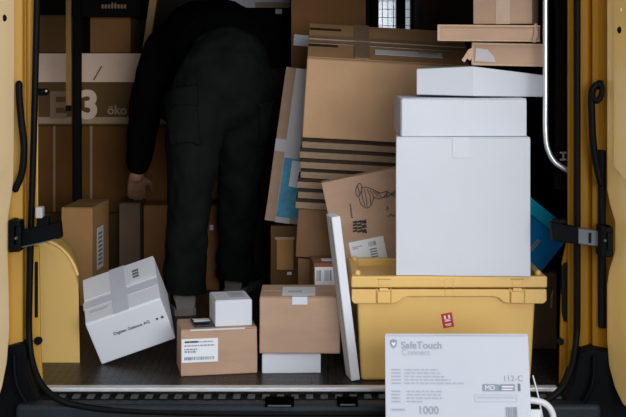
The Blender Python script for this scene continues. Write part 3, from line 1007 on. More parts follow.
# small carton with barcode label between the leaning parcel and the medium carton
c, w, d, h = front_box(311.5, 334, 262, 340, 3.92, .14)
c.z = 0
h = Z(262.5, 3.93)
yaw = R(5)
t = carton('carton', 'upright brown carton with a barcode label, squeezed behind the leaning white panel', 'box', c, w, d, h, (0, 0, yaw), KRAFT_DARK)
fy = -d / 2 - .002
lb = plate('barcode_label', LABEL, t, -w / 2 + .004, w / 2 - .004, h - .090, h - .012, fy)
ml = (-lb.location.x, -lb.location.y, -lb.location.z)
obj('barcode', strips(bars(-w / 2 + .009, -w / 2 + .024, h - .055, h - .022, 5, 4) + bars(-w / 2 + .034, w / 2 - .012, h - .055, h - .022, 7, 8), fy - .001), SLATE, lb, ml)
obj('red_print', strips(lines(-w / 2 + .006, w / 2 - .012, h - .0065, .01, .0045, [1.0], 3), fy - .0002), RED, t)
obj('paper_slip', box(-.005, .03, -.035, .01, h + .0005, h + .0012), LABEL, t)

# ================================================================== carton with the line drawing
YD = 3.915
TLp, rr = at(321.5, 183, YD), R(-11.5)
wD, dD = .34, .06
ux, uz = Vector((math.cos(rr), 0, -math.sin(rr))), Vector((math.sin(rr), 0, math.cos(rr)))
# follow the left edge down until it meets the floor
lenD = (TLp.z - .001) / uz.z
BLp = TLp - uz * lenD
t = thing('printed_carton', 'brown carton printed with a line drawing and leaning askew behind the yellow crate', 'box', BLp, (0, rr, 0))
bm = soft_box(wD, dD, lenD, .003, .0010, 31)
for v in bm.verts:
    v.co += Vector((wD / 2, dD / 2, 0))
obj('carton_body', bm, KRAFT, t)
fy = -.0022
ls = Matrix.Rotation(-rr, 4, 'Y')
inv = (Matrix.Translation(BLp) @ Matrix.Rotation(rr, 4, 'Y')).inverted()


def onD(px, py):
    q = inv @ at(px, py, YD)
    return q.x, q.z


def ink_line(bm, pp, r=.0011, steps=5):
    P2 = catmull([onD(*q) for q in pp], steps)
    for (xa, za), (xb, zb2) in zip(P2, P2[1:]):
        dx, dz = xb - xa, zb2 - za
        L2 = math.hypot(dx, dz)
        if L2 < 1e-6:
            continue
        nx, nz = -dz / L2 * r, dx / L2 * r
        add_prism(bm, [(xa + nx, za + nz), (xa - nx, za - nz), (xb - nx, zb2 - nz), (xb + nx, zb2 + nz)], fy - .0004, fy + .0002)


bm = bmesh.new()
for pp in (
        [(359, 183), (356.5, 187), (355.8, 192), (357, 196), (359, 197)],
        [(359, 183), (361.5, 185), (361.5, 190), (359.5, 196)],
        [(357.5, 186), (359, 191), (359, 196)],
        [(361, 188), (366, 187), (372, 189), (378, 192), (382, 193)],
        [(359, 197), (360, 202), (363, 206), (367, 208), (371, 205), (373, 200), (374, 197)],
        [(361.5, 190), (362.5, 198), (365, 206)], [(364, 189), (366, 197), (367, 207)], [(367, 189), (370, 196), (370.5, 204)], [(370, 190), (373, 195), (374, 199)],
        [(374, 197), (379, 198.5), (383, 197), (386, 194)],
        [(373, 191), (376, 194), (378, 196.5)], [(376, 192), (379, 194), (381, 197)],
        [(382, 193), (385, 191.5), (388, 192), (391, 194), (396, 197)],
        [(383, 197), (387, 196.5), (391, 194), (396, 190)],
        [(386, 192), (387, 194), (386, 197)], [(391, 193), (395, 193.5)]):
    ink_line(bm, pp, .00095)
obj('line_drawing', bm, INK, t)
for pp in ([(386.5, 206), (387.8, 208.5), (386, 210)], [(388, 216.5), (391, 214), (393, 216), (397, 213.5)]):
    bm = bmesh.new()
    ink_line(bm, pp, .00095)
    obj('small_sketch', bm, INK, t)
bm = bmesh.new()
rnd = random.Random(5)
for j, (px0, n, y0, hgt) in enumerate(((353.0, 4, 220.5, 12), (357.5, 4, 220, 13), (362.2, 3, 219.5, 14))):
    yy = y0
    for k in range(n):
        hh_ = hgt / n
        xa, za = onD(px0, yy + hh_ * .88)
        xb, zb2 = onD(px0 + 3.9, yy)
        add_box(bm, xa, xb, fy - .0004, fy + .0002, min(za, zb2), max(za, zb2))
        if k % 2 == 0:
            xc_, zc_ = onD(px0 + rnd.uniform(-.8, 4.2), yy + hh_ * .7)
            add_box(bm, xc_ - .002, xc_ + .002, fy - .0004, fy + .0002, zc_ - .003, zc_ + .003)
        yy += hh_
obj('bold_print', bm, INK, t)
bm = bmesh.new()
for k in range(7):
    xa, za = onD(350.2 + .28 * k, 204.5 + k * 2.1)
    add_box(bm, xa - .0022, xa + .0022, fy - .0004, fy + .0002, za - .0022, za + .0018)
obj('small_print', bm, INK, t)
x0_, z0_ = onD(353.5, 263)
x1_, z1_ = onD(384.5, 236)
lb = obj('address_label', box(x0_ - .003, x1_ - .004, fy - .0006, fy + .0004, z0_ - .02, z1_ + .002), LABEL, t)
xb0 = x0_ + (x1_ - x0_) * .52
zz0, zz1 = z1_ - .055, z1_ - .008
obj('barcode', strips(bars(xb0, xb0 + .024, z1_ - .022, z1_ - .008, 8, 2) + [(xb0, xb0 + .022, z1_ - .034 - i * .008, z1_ - .030 - i * .008) for i in range(4)], fy - .0006), SLATE, lb)
obj('printed_text', strips(lines(x0_ + .006, x0_ + .036, z1_ - .014, .005, .003, [1.0, .6], 6), fy - .0006), GREYINK, lb)

# ================================================================== tall taped carton with a blue label, left of the middle pile
c, w, d, h = front_box(270.5, 311, 226, 323, 4.346, .18)
c.z = 0
h = Z(226, 4.346)
t = carton('carton', 'narrow dark-edged carton under the tall carton with the blue label', 'box', c, w, d, h, (0, 0, 0), KRAFT_SHADE, flaps=False)
fx0, fx1 = X(277, 4.36) - c.x, X(293.5, 4.36) - c.x
pl_ = plate('front_panel', KRAFT_WARM, t, fx0, fx1, h - .150, h - .046, -d / 2 - .002, .003)
bm = box(fx0 - .006, fx1 + .004, -d / 2 - .006, -d / 2 - .002, h - .046, h - .038)
obj('torn_edge', bm, KRAFT_EDGE, t)
plate('white_scrap', LABEL, t, fx1 - .022, fx1 - .006, h - .168, h - .158, -d / 2 - .002, .001)
zc1 = h
lean = R(8)
BL = at(264.5, 221, 4.345)
t = thing('tall_carton', 'tall tilted carton with grey tape and a blue label, left of the big carton', 'box', (BL.x, 4.347, zc1 + .0012 + .13 * math.sin(lean)), (0, lean, 0))
wT = .13
hT = (Z(67, 4.345) - zc1 - .018) / math.cos(lean)
bm = soft_box(wT, .075, hT, .003, .001, 41)
for v in bm.verts:
    v.co += Vector((wT / 2, .0375, 0))
obj('carton_body', bm, KRAFT, t)
obj('packing_tape', box(.036, .086, -.0026, -.0018, 0, hT), TAPE_GREY, t)
obj('packing_tape', box(0, wT, -.003, -.0022, hT * .455, hT * .535), TAPE_GREY, t)
lb = obj('blue_label', box(.038, .125, -.0042, -.0032, .020, .225), BLUELABEL, t)
obj('label_panel', box(.066, .115, -.0048, -.0042, .128, .218), LABEL, lb)

# carton behind, top middle, with the carton it stands on
c, w, d, h = front_box(291, 366, 195, 340, 4.62, .3)
c.z = 0
h = Z(200, 4.62)
zz = h
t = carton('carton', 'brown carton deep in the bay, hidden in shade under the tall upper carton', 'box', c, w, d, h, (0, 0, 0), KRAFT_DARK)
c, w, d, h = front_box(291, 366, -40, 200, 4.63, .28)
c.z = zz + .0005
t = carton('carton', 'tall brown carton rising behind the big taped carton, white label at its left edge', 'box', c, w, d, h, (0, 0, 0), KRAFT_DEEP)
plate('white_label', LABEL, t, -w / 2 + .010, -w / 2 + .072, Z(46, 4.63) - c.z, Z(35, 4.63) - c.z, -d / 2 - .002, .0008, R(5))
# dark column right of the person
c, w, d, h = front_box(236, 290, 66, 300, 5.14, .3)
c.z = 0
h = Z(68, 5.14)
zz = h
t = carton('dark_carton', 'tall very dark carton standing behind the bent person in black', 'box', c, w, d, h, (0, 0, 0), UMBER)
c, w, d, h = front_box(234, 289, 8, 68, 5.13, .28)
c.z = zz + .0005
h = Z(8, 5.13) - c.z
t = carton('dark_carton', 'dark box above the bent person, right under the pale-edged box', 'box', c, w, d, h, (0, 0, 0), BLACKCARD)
plate('white_scrap', TAPE_GREY, t, w / 2 - .055, w / 2 - .028, h - .024, h - .004, -d / 2 - .002)
zz = c.z + h
c, w, d, h = front_box(228, 290, -30, 8, 5.12, .26)
c.z = zz + .0005
t = carton('pale_box', 'pale box with a brown lower edge at the top behind the person', 'box', c, w, d, h, (0, 0, 0), WHITE)
plate('brown_edge', KRAFT, t, -w / 2 + .11, w / 2, .001, .022, -d / 2 - .002, .001)
# dark carton filling the back, under the window, and one right of it
c, w, d, h = front_box(420, 474, 0, 200, 4.9, .3)
c.z = 0
h = 1.18
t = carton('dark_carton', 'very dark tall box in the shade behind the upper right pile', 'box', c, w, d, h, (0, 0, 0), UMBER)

# ================================================================== boxes at the left back
YB = 5.12


def stackbox(name, label, x0, x1, y1, y0, Y, d, m, zbase=None, **kw):
    c, w, d, h = front_box(x0, x1, y0, y1, Y, d)
    if zbase is not None:
        c.z = zbase
        h = Z(y0, Y) - zbase
    return carton(name, label, 'box', c, w, d, h, (0, 0, 0), m, **kw), c, w, h


tops = {}
GW = .4
for side, x0, x1 in (('E', 34, 72), ('3', 81.5, 167)):
    z0 = 0
    for row, (y1, y0) in enumerate(((287, 213), (213, 125.5), (125, 53))):
        lab = {('E', 0): 'dark brown bottom carton at the left wall beside the yellow wheel arch',
               ('E', 1): 'brown carton at the left wall under the box lettered E',
               ('E', 2): 'brown and pale printed box lettered E at the left wall',
               ('3', 0): 'dark brown bottom carton at the back under the plain brown one, left of the hand',
               ('3', 1): 'plain brown carton with a light tape line under the box marked 3',
               ('3', 2): 'brown box with pale bands and a large pale 3'}[(side, row)]
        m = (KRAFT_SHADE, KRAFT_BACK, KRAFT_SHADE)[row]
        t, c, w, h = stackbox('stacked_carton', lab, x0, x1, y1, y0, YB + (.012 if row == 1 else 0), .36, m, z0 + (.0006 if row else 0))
        if row == 1:
            tx = (X(54, YB) if side == 'E' else X(91, YB)) - c.x
            plate('packing_tape', mat('light_tape', (.36, .22, .11), .4, .1, 20), t, tx - .006, tx + .004, .002, h - .002, -.18 - .002)
        if row == 2:
            yf = -.18 - .002
            zz_ = lambda py: Z(py, YB) - c.z
            plate('pale_band', PALE, t, -w / 2 + .002, w / 2 - .002, zz_(82), h - .002, yf, .0006)
            plate('tan_band', TAN, t, -w / 2 + .002, w / 2 - .002, .008, zz_(117), yf, .0006)
            if side == '3':
                text('printed_numeral', '3', .155, PALE, t, (X(79.5, YB) - c.x, yf - .0008, zz_(117.5)), FRONT, .0065)
                text('printed_word', 'öko', .050, TAN, t, (X(107.5, YB) - c.x, yf - .0008, zz_(114)), FRONT, .0012)
                bm = bmesh.new()
                q0, q1 = (X(93, YB) - c.x, zz_(80)), (X(101, YB) - c.x, zz_(66))
                add_prism(bm, [(q0[0], q0[1]), (q0[0] + .006, q0[1]), (q1[0] + .006, q1[1]), (q1[0], q1[1])], yf - .0012, yf - .0004)
                obj('slanted_stroke', bm, KRAFT_SHADE, t)
            else:
                text('printed_letter', 'E', .150, mat('dim_tan_print', (.30, .19, .11), .75), t, (X(48.5, YB) - c.x, yf - .0008, zz_(117.5)), FRONT, .0045)
        z0 = c.z + h
    tops[side] = z0
t, c, w, h = stackbox('carton', 'plain brown box between black boxes, on the box marked 3', 90, 130.5, 53, 17.5, YB + .02, .25, KRAFT_DEEP, tops['3'] + .0005)
zt3 = c.z + h
t, c, w, h = stackbox('carton', 'dim brown box at the left edge on the box lettered E', 38, 66, 53, 15, YB + .02, .25, KRAFT_SHADE, tops['E'] + .0005)
ztE = c.z + h
t, c, w, h = stackbox('black_box', 'black box with a faint brown emblem, topmost at the back left', 80, 140, 17, -6, YB, .28, BLACKCARD, zt3 + .0006)
yf = -.14 - .002
bm = bmesh.new()
for k in range(8):
    a = -.055 + k * .013
    add_prism(bm, [(a, h * .40), (a + .008, h * .36), (a + .011, h * .52), (a + .006, h * (.66 if k in (3, 4) else .56)), (a + .001, h * .54)], yf - .0008, yf)
obj('printed_emblem', bm, mat('faded_brown_print', (.30, .17, .08), .6), t, (.02, 0, 0))
t, c, w, h = stackbox('black_box', 'black box in the top left corner on the dim brown box', 36, 68, 15, -20, YB, .28, BLACKCARD, ztE + .0006)
# leaning board right of the boxes
a, b = at(144.5, 53, YB - .03), at(152, 0, YB - .03)
t = thing('board', 'pale brown narrow board standing upright on the printed box, beside the black jacket', 'board', (a.x, YB - .0, tops['3'] + .001), (0, math.atan2(b.x - a.x, b.z - a.z), 0))
obj('board_plank', box(-.015, .015, 0, .03, .004, .36, .002), WOOD, t)
# yellow webbing made up in place of a reflected edge of the van
p = at(68.5, 108, 4.72)
t = thing('yellow_stripe', 'added narrow yellow stripe in front of the left back boxes, standing in for a reflected van edge', 'strap', (p.x, 4.72, p.z))
obj('stripe', box(-.010, .010, 0, .004, 0, 1.36 - p.z, .001), STRIPEYEL, t)
obj('stripe_end', box(-.011, .011, -.002, .006, -.012, .010, .002), BLACKCARD, t)
# carton by the wheel arch
yaw = R(-4)
c, w, d, h = front_box(60.5, 92, 207.5, 307, 4.62, .26, yaw)
c.z = 0
h = Z(207.5, 4.62)
c.x += .002
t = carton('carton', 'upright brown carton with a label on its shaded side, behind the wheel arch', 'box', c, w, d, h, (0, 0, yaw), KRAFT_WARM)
bm = box(w / 2 + .0016, w / 2 + .0026, -.065, .03, h - .24, h - .085)
lb = obj('side_label', bm, LABEL, t)
bm = bmesh.new()
for k in range(8):
    add_box(bm, w / 2 + .0026, w / 2 + .003, -.05, .012, h - .225 + k * .016, h - .225 + k * .016 + .008)
obj('label_print', bm, SLATE, lb)
# paper scraps on the shaded carton behind it
# cartons being handled
c, w, d, h = front_box(143.5, 219, 205, 289, 4.93, .13)
c.z = 0
h = Z(205, 4.93)
t = carton('carton', 'brown carton on the floor behind the legs of the person, between both hands', 'box', c, w, d, h, (0, 0, 0), KRAFT_DEEP)
plate('white_scrap', LABEL, t, w / 2 - .036, w / 2 - .022, h - .098, h - .078, -d / 2 - .002)
c, w, d, h = front_box(119, 140, 203, 289, 4.87, .17)
c.z = 0
h = Z(203, 4.87)
t = carton('dark_carton', 'dark brown carton under the lowered hand of the person', 'box', c, w, d, h, (0, 0, 0), mat('umber_card', (.12, .07, .04), .7, .2, 8))

# ================================================================== blue box and its support, right
c, w, d, h = front_box(500, 557, 272, 345, 3.96, .2)
c.z = 0
h = Z(273, 3.96)
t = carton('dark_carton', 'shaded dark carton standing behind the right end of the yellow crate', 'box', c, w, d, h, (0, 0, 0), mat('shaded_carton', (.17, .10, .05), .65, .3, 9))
bm = bmesh.new()
add_prism(bm, [(w / 2 - .022, .13), (w / 2 - .016, .13), (w / 2 - .012, .19), (w / 2 - .020, .17)], -d / 2 - .0022, -d / 2 - .0016)
obj('scuff', bm, KRAFT_EDGE, t)
zs = h
RC = at(565, 243, 3.95)
th_ = R(39)
t = thing('blue_box', 'blue lidded box tilted on its corner behind the white cube box', 'box', RC, (0, th_, 0))
LB, HB = .25, .128
obj('box_body', box(-LB, 0, 0, .15, -HB, 0, .003), BLUEBOX, t)
obj('box_lid', box(-LB - .002, -.052, -.003, .153, .0015, .044, .003), BLUELID, t)
bm = box(-.075, -.064, -.0012, -.0004, -.086, -.044)
lb = obj('white_strip', bm, TAPE_GREY, t)
bm = bmesh.new()
for k in range(6):
    add_box(bm, -.0725, -.0665, -.0016, -.0011, -.083 + k * .006, -.0795 + k * .006)
obj('strip_print', bm, SLATE, lb)
# lowest corner of the blue box must not dip under the carton's lid
low = RC.z - HB * math.cos(th_)
t.location.z += max(0, 0)

# ================================================================== person bending into the bay
P = thing('person', 'person in black jacket and charcoal cargo trousers bending down over a carton, seen from behind', 'person', at(205, 320, 4.6) * 0 + Vector((-.36, 4.6, 0)))
PL = Vector(P.location)
P_ = lambda px, py, Y, *r: (*(at(px, py, Y) - PL), *r)


def chain(bm, pts, n=18, steps=6):
    add_tube(bm, catmull(pts, steps), n)


# --- body
bm = bmesh.new()
Llg = [P_(204, 96, 4.50, .080), P_(195, 130, 4.46, .080), P_(190.5, 186, 4.44, .060), P_(188, 235, 4.47, .056), P_(185.5, 280, 4.51, .042), P_(185, 300, 4.52, .040)]
Rlg = [P_(238, 96, 4.53, .080), P_(240, 130, 4.57, .080), P_(240, 186, 4.66, .060), P_(237, 235, 4.76, .056), P_(236, 264, 4.85, .040), P_(236, 280, 4.885, .036)]
chain(bm, Llg)
chain(bm, Rlg)
chain(bm, [P_(221, 84, 4.53, .12, .10), P_(218, 62, 4.62, .12, .10), P_(204, 52, 4.74, .14, .11), P_(188, 53, 4.86, .14, .10), P_(178, 60, 4.92, .09, .07)])
chain(bm, [P_(178, 58, 4.93, .065), P_(174, 74, 4.95, .055), P_(172, 84, 4.96, .055)])
Larm = [P_(172, 48, 4.85, .06), P_(160, 54, 4.83, .058), P_(149, 90, 4.80, .048), P_(142, 128, 4.79, .040), P_(138, 165, 4.79, .028), P_(136.5, 176, 4.79, .026)]
Rarm = [P_(196, 54, 4.96, .06), P_(212, 62, 4.97, .058), P_(226, 110, 4.95, .045), P_(223, 145, 4.92, .038), P_(217, 166, 4.88, .028), P_(215, 174, 4.87, .026)]
chain(bm, Larm)
chain(bm, Rarm)
# head hanging down in front of the chest, face to the floor
hc = at(171, 94, 4.96) - PL
hr = Euler((R(140), 0, R(15)), 'XYZ').to_matrix()      # crown away from the body, face down
for v in add_ball(bm, (0, 0, 0), .076, .095, .112, None, 28):
    q = v.co.copy()
    if q.y < -.05 and abs(q.x) < .022 and -.035 < q.z < .012:
        q.y -= .016
    if q.z < -.05:
        q.x *= .82
        q.y = q.y * .92 - .006
    v.co = hr @ q + hc
for s in (-1, 1):
    add_ball(bm, hr @ Vector((s * .076, .012, -.005)) + hc, .010, .018, .030, hr, 12)


def hand(bm, wrist, down, side, palm_n):
    """palm and five separate, curled fingers; down = pointing direction, side = towards the thumb"""
    dn, sd, nn = down.normalized(), side.normalized(), palm_n.normalized()
    pts = [wrist - dn * .01, wrist + dn * .03, wrist + dn * .075, wrist + dn * .088]
    for off in (-.026, -.009, .009, .026):
        a = wrist + sd * off * .6
        b = wrist + sd * off + dn * .085
        add_tube(bm, [(*a, .015), (*((a + b) / 2), .015), (*b, .0115)], 10)
    for i, (off, ln) in enumerate(((.027, .066), (.009, .074), (-.009, .070), (-.026, .054))):
        k = wrist + sd * off + dn * .082
        k1 = k + dn * ln * .45 + nn * ln * .12 + sd * off * .12
        k2 = k1 + dn * ln * .22 + nn * ln * .28
        k3 = k2 + dn * ln * .02 + nn * ln * .26
        add_tube(bm, [(*k, .0098), (*k1, .0092), (*k2, .0085), (*k3, .0072)], 10)
    a = wrist + sd * .022 + dn * .022
    b = a + sd * .030 + dn * .028 + nn * .010
    c = b + sd * .008 + dn * .030 + nn * .016
    e = c + dn * .022 + nn * .012 - sd * .002
    add_tube(bm, [(*a, .014), (*b, .0115), (*c, .0098), (*e, .008)], 10)


hand(bm, Vector(P_(136.5, 176, 4.79)), Vector((-.08, .55, -.5)), Vector((1, .25, .1)), Vector((.05, .9, -.35)))
hand(bm, Vector(P_(215, 174, 4.87)), Vector((.0, .5, -.55)), Vector((-1, .2, .1)), Vector((0, .9, -.35)))
link('body', fuse(bm, .0055, 3), SKIN, P, smooth=True)
# hair
bm = bmesh.new()
for v in add_ball(bm, (0, 0, 0), .083, .102, .118, None, 28):
    q = v.co.copy()
    if q.y < -.02 and q.z < .05:
        q.y = -.02 + (q.y + .02) * .35
        q.x *= .93
    if q.z < -.06:
        q.z = -.06 + (q.z + .06) * .3
    q += noise.noise_vector(q * 40) * .004
    v.co = hr @ q + hc
link('hair', fuse(bm, .006, 1), HAIR, P, smooth=True)
for s in (-1, 1):
    bm = bmesh.new()
    add_ball(bm, hr @ Vector((s * .030, -.083, .004)) + hc, .012, .012, .009, hr, 14)
    e = obj('eye', bm, EYE, P, smooth=True)
    bm = bmesh.new()
    add_ball(bm, hr @ Vector((s * .030, -.0925, .004)) + hc, .0055, .0035, .0055, hr, 12)
    obj('iris', bm, HAIR, e, smooth=True)
bm = bmesh.new()
add_ball(bm, hr @ Vector((0, -.086, -.052)) + hc, .024, .010, .007, hr, 14)
obj('mouth', bm, mat('lips', (.33, .11, .09), .5), P, smooth=True)


def crumple(me, amp, sc, sz=1.0, seed=0):
    off = Vector((seed, seed * 2.3, 0))
    nr = [v.normal.copy() for v in me.vertices]
    for v, n in zip(me.vertices, nr):
        q = Vector((v.co.x * sc, v.co.y * sc, v.co.z * sc * sz)) + off
        a = noise.noise(q) + .5 * noise.noise(q * 2.1)
        v.co += n * a * amp
    return me


# --- trousers
bm = bmesh.new()
chain(bm, [P_(227, 62, 4.50, .150, .115), P_(226, 78, 4.475, .168, .135), P_(224, 92, 4.48, .160, .125)], 24)
chain(bm, [P_(210, 66, 4.45, .095), P_(203, 92, 4.445, .106), P_(197, 118, 4.44, .106), P_(193, 150, 4.435, .094), P_(190.5, 190, 4.43, .080), P_(188, 222, 4.455, .076), P_(185.5, 250, 4.48, .074), P_(184.5, 278, 4.50, .077), P_(184.5, 296, 4.505, .078)], 22)
chain(bm, [P_(240, 66, 4.47, .095), P_(245, 90, 4.50, .103), P_(243, 120, 4.55, .100), P_(241.5, 150, 4.60, .090), P_(240, 190, 4.67, .080), P_(238, 222, 4.74, .074), P_(236, 245, 4.79, .070), P_(236, 264, 4.835, .074), P_(236, 281, 4.86, .074)], 22)
me_t = crumple(fuse(bm, .009, 3), .011, 13, .8, 3)
b2 = bmesh.new()
b2.from_mesh(me_t)
bmesh.ops.bisect_plane(b2, geom=b2.verts[:] + b2.edges[:] + b2.faces[:], plane_co=(0, 0, .068), plane_no=(.1, 0, 1), clear_inner=True)
b2.to_mesh(me_t)
b2.free()
tr_ = link('trousers', me_t, TROUSER, P, smooth=True)
# cargo pockets: patches of thicker cloth lying on the legs


def patch(name, test, lift, parent):
    me0 = parent.data
    b2 = bmesh.new()
    b2.from_mesh(me0)
    bmesh.ops.delete(b2, geom=[f for f in b2.faces if not test(f.calc_center_median() + PL, f.normal)], context='FACES')
    for _ in range(2):
        bmesh.ops.smooth_vert(b2, verts=[v for v in b2.verts if v.is_boundary], factor=.5, use_axis_x=True, use_axis_y=True, use_axis_z=True)
    b2.normal_update()
    for v in b2.verts:
        n = v.normal.copy()
        v.co += n * (lift * (.45 if v.is_boundary else 1))
    r = bmesh.ops.solidify(b2, geom=b2.faces[:], thickness=lift * .9)
    return obj(name, b2, TROUSER, parent, smooth=True)


def on_leg(px0, px1, py0, py1, slant, ymax):
    def test(c_, n_):
        px = CX + c_.x / c_.y * FPX
        py = CY + (CH - c_.z) / c_.y * FPX
        return px0 + slant * (py - py0) < px < px1 + slant * (py - py0) and py0 - .35 * (px - px0) < py < py1 and c_.y < ymax and n_.y < .45
    return test


patch('cargo_pocket', on_leg(167, 197, 97, 145, .08, 4.5), .014, tr_)
patch('pocket_flap', on_leg(166, 199, 94, 107, .0, 4.5), .024, tr_)
patch('cargo_pocket', on_leg(258, 280, 104, 146, 0, 4.66), .012, tr_)
# knee seam
bm = bmesh.new()
for k in range(12):
    pass
kp = [P_(192 + 22.5 * math.cos(a), 167 + 2 * math.sin(2 * a), 4.437 - .092 * math.sin(a)) for a in [R(8 + 15 * k) for k in range(12)]]
add_tube(bm, [(*p, .003) for p in kp], 8)
obj('knee_seam', bm, TROUSER, tr_, smooth=True)
# --- jacket
bm = bmesh.new()
chain(bm, [P_(228, 56, 4.62, .165, .145), P_(221, 47, 4.68, .175, .155), P_(210, 44, 4.74, .178, .155), P_(197, 44, 4.81, .175, .150), P_(185, 48, 4.89, .160, .130), P_(178, 56, 4.93, .11, .09)], 26)
chain(bm, [P_(181, 46, 4.84, .10), P_(167, 50, 4.82, .088), P_(155, 76, 4.80, .074), P_(148, 100, 4.79, .066), P_(143, 128, 4.785, .058), P_(139.8, 148, 4.785, .053), P_(138.5, 160, 4.785, .050), P_(138.3, 163, 4.785, .047)], 20)
chain(bm, [P_(196, 54, 4.92, .10), P_(212, 62, 4.93, .085), P_(226, 106, 4.93, .065), P_(223, 140, 4.91, .055), P_(218, 160, 4.88, .046)], 20)
chain(bm, [P_(180, 56, 4.93, .10), P_(175, 70, 4.94, .088), P_(173, 80, 4.955, .086)], 18)
jk = link('jacket', crumple(fuse(bm, .009, 3), .008, 11, 1, 9), JACKET, P, smooth=True)
# --- shoes
for (px, py, Yh, rz) in ((184, 313, floor_y(313.5), R(14)), (236, 293, floor_y(293), R(-14))):
    hp = at(px, py, Yh) - PL
    hp.z = 0
    bm = bmesh.new()
    prof = [(-.035, .034, .050, .058), (-.01, .038, .058, .066), (.05, .040, .052, .056), (.11, .045, .040, .046), (.17, .048, .032, .036), (.215, .042, .026, .028), (.235, .026, .022, .018)]
    rings = []
    for y, hw_, zc_, hh2 in prof:
        rings.append([bm.verts.new((hw_ * math.cos(a), y, max(.016, zc_ + hh2 * math.sin(a)))) for a in [2 * math.pi * k / 20 for k in range(20)]])
    for a_, b_ in zip(rings, rings[1:]):
        for k in range(20):
            bm.faces.new((a_[k], a_[(k + 1) % 20], b_[(k + 1) % 20], b_[k]))
    bm.faces.new(rings[0][::-1])
    bm.faces.new(rings[-1])
    # ankle collar
    add_tube(bm, [(0, .012, .085, .043, .048), (0, .008, .115, .042, .046)], 18, round_ends=False)
    sh = obj('shoe', bm, SHOE, P, hp, (0, 0, rz), smooth=True)
    bm = bmesh.new()
    ol = [(y, hw_ + .004) for y, hw_, _, _ in [(-.043, .022, 0, 0)] + prof + [(.243, .014, 0, 0)]]
    a = [bm.verts.new((w_, y, 0)) for y, w_ in ol] + [bm.verts.new((-w_, y, 0)) for y, w_ in ol[::-1]]
    f = bm.faces.new(a)
    r = bmesh.ops.extrude_face_region(bm, geom=[f])
    for v in [q for q in r['geom'] if isinstance(q, bmesh.types.BMVert)]:
        v.co.z = .024
    obj('sole', bm, SOLE, sh)
    for nm, test in (('heel_patch', lambda q: q.y < -.012 and .046 < q.z < .082), ('side_patch', lambda q: q.x < -.024 and .03 < q.y < .12 and .022 < q.z < .075), ('side_patch', lambda q: q.x > .024 and .03 < q.y < .12 and .022 < q.z < .075)):
        b2 = bmesh.new()
        b2.from_mesh(sh.data)
        bmesh.ops.delete(b2, geom=[f for f in b2.faces if not test(f.calc_center_median())], context='FACES')
        b2.normal_update()
        for v in b2.verts:
            v.co += v.normal * .0025
        if b2.faces:
            obj(nm, b2, SOLE, sh, smooth=True)
        else:
            b2.free()
    bm = bmesh.new()
    add_tube(bm, [(0, .010, .085, .048, .054), (0, .008, .17, .049, .054)], 18, round_ends=False)
    obj('sock', bm, JACKET, P, hp, (0, 0, rz), smooth=True)

# ================================================================== front box on its hand truck
YF = 3.185
tilt = R(-13.5)
TLf, TRf = at(384.8, 334.6, YF), at(527.3, 332.8, YF)
wF = TRf.x - TLf.x
hF = .345
dF = .17
topm = (TLf + TRf) / 2
rotF = Euler((tilt, R(-.7), R(-3.5)), 'XYZ')
baseF = topm - rotF.to_matrix() @ Vector((0, -dF / 2, hF))
t = carton('front_box', 'white printed supply box standing foremost, in front of the van sill', 'box', baseF, wF, dF, hF, rotF, mat('front_white_cardboard', (.62, .64, .70), .6, .02, 5, .08, 70, spec=.3), amp=.0007, bev=.002)
fy = -dF / 2 - .0018
sF = FPX / YF
UX = lambda px: (px - 456.0) / sF + (0)
UZ = lambda py: hF - (py - 334) / sF / math.cos(R(13.5)) * .985
text('printed_text', 'SafeTouch', .0245, PALEINK, t, (UX(401), fy, UZ(348.3)), FRONT, .0003)
text('printed_text', 'Connect', .0205, mat('faint_ink', (.47, .49, .55), .6), t, (UX(401.5), fy, UZ(354.6)), FRONT)
bm = bmesh.new()
sx, sz = UX(393.5), UZ(343.6)
add_prism(bm, [(sx - .0085, sz + .008), (sx, sz + .011), (sx + .0085, sz + .008), (sx + .0085, sz - .001), (sx + .005, sz - .008), (sx, sz - .0115), (sx - .005, sz - .008), (sx - .0085, sz - .001)], fy - .0004, fy + .0002)
sh = obj('shield_logo', bm, GREYINK, t)
bm = bmesh.new()
add_prism(bm, [(sx - .0045, sz + .004), (sx, sz + .001), (sx + .0045, sz + .004), (sx + .0045, sz - .001), (sx, sz - .0065), (sx - .0045, sz - .001)], fy - .0008, fy - .0002)
obj('logo_heart', bm, LABEL, sh)
L1 = lines(UX(391), UX(400.5), UZ(368), .0082, .0028, [1] * 5, 1) + lines(UX(404), UX(465), UZ(368), .0082, .0028, [.55, .6, .65, .75, .98], 2)
L1 += lines(UX(391), UX(400.5), UZ(388.5), .0082, .003, [.9] * 4, 3) + lines(UX(406), UX(466), UZ(388.5), .0082, .003, [.58, .56, .58, .26], 4)
L1 += lines(UX(391), UX(404), UZ(405.5), .0082, .0045, [1], 6)
obj('small_print', strips(L1, fy), mat('pale_small_print', (.45, .47, .53), .6), t)
text('printed_number', '1000', .0265, PALEINK, t, (UX(416.5), fy, UZ(410.2)), FRONT, .0002)
text('printed_number', '112-', .0195, PALEINK, t, (UX(501), fy, UZ(379)), FRONT)
text('printed_letter', 'C', .0195, PALEINK, t, (UX(515.5), fy, UZ(379)), FRONT)
bl = obj('grey_block', strips([(UX(481), UX(496.5), UZ(388.5), UZ(382)), (UX(498.5), UX(512.5), UZ(388.5), UZ(382))], fy), GREYINK, t)
text('block_letters', 'MD', .0165, LABEL, bl, (UX(483), fy - .0006, UZ(387.6)), FRONT)
obj('block_lines', strips([(UX(500), UX(511), UZ(385), UZ(383.8)), (UX(500), UX(510), UZ(387.4), UZ(386.4))], fy - .0005), LABEL, bl)
obj('blue_dash', strips([(UX(497), UX(498.2), UZ(388.5), UZ(383))], fy), BLUELABEL, t)
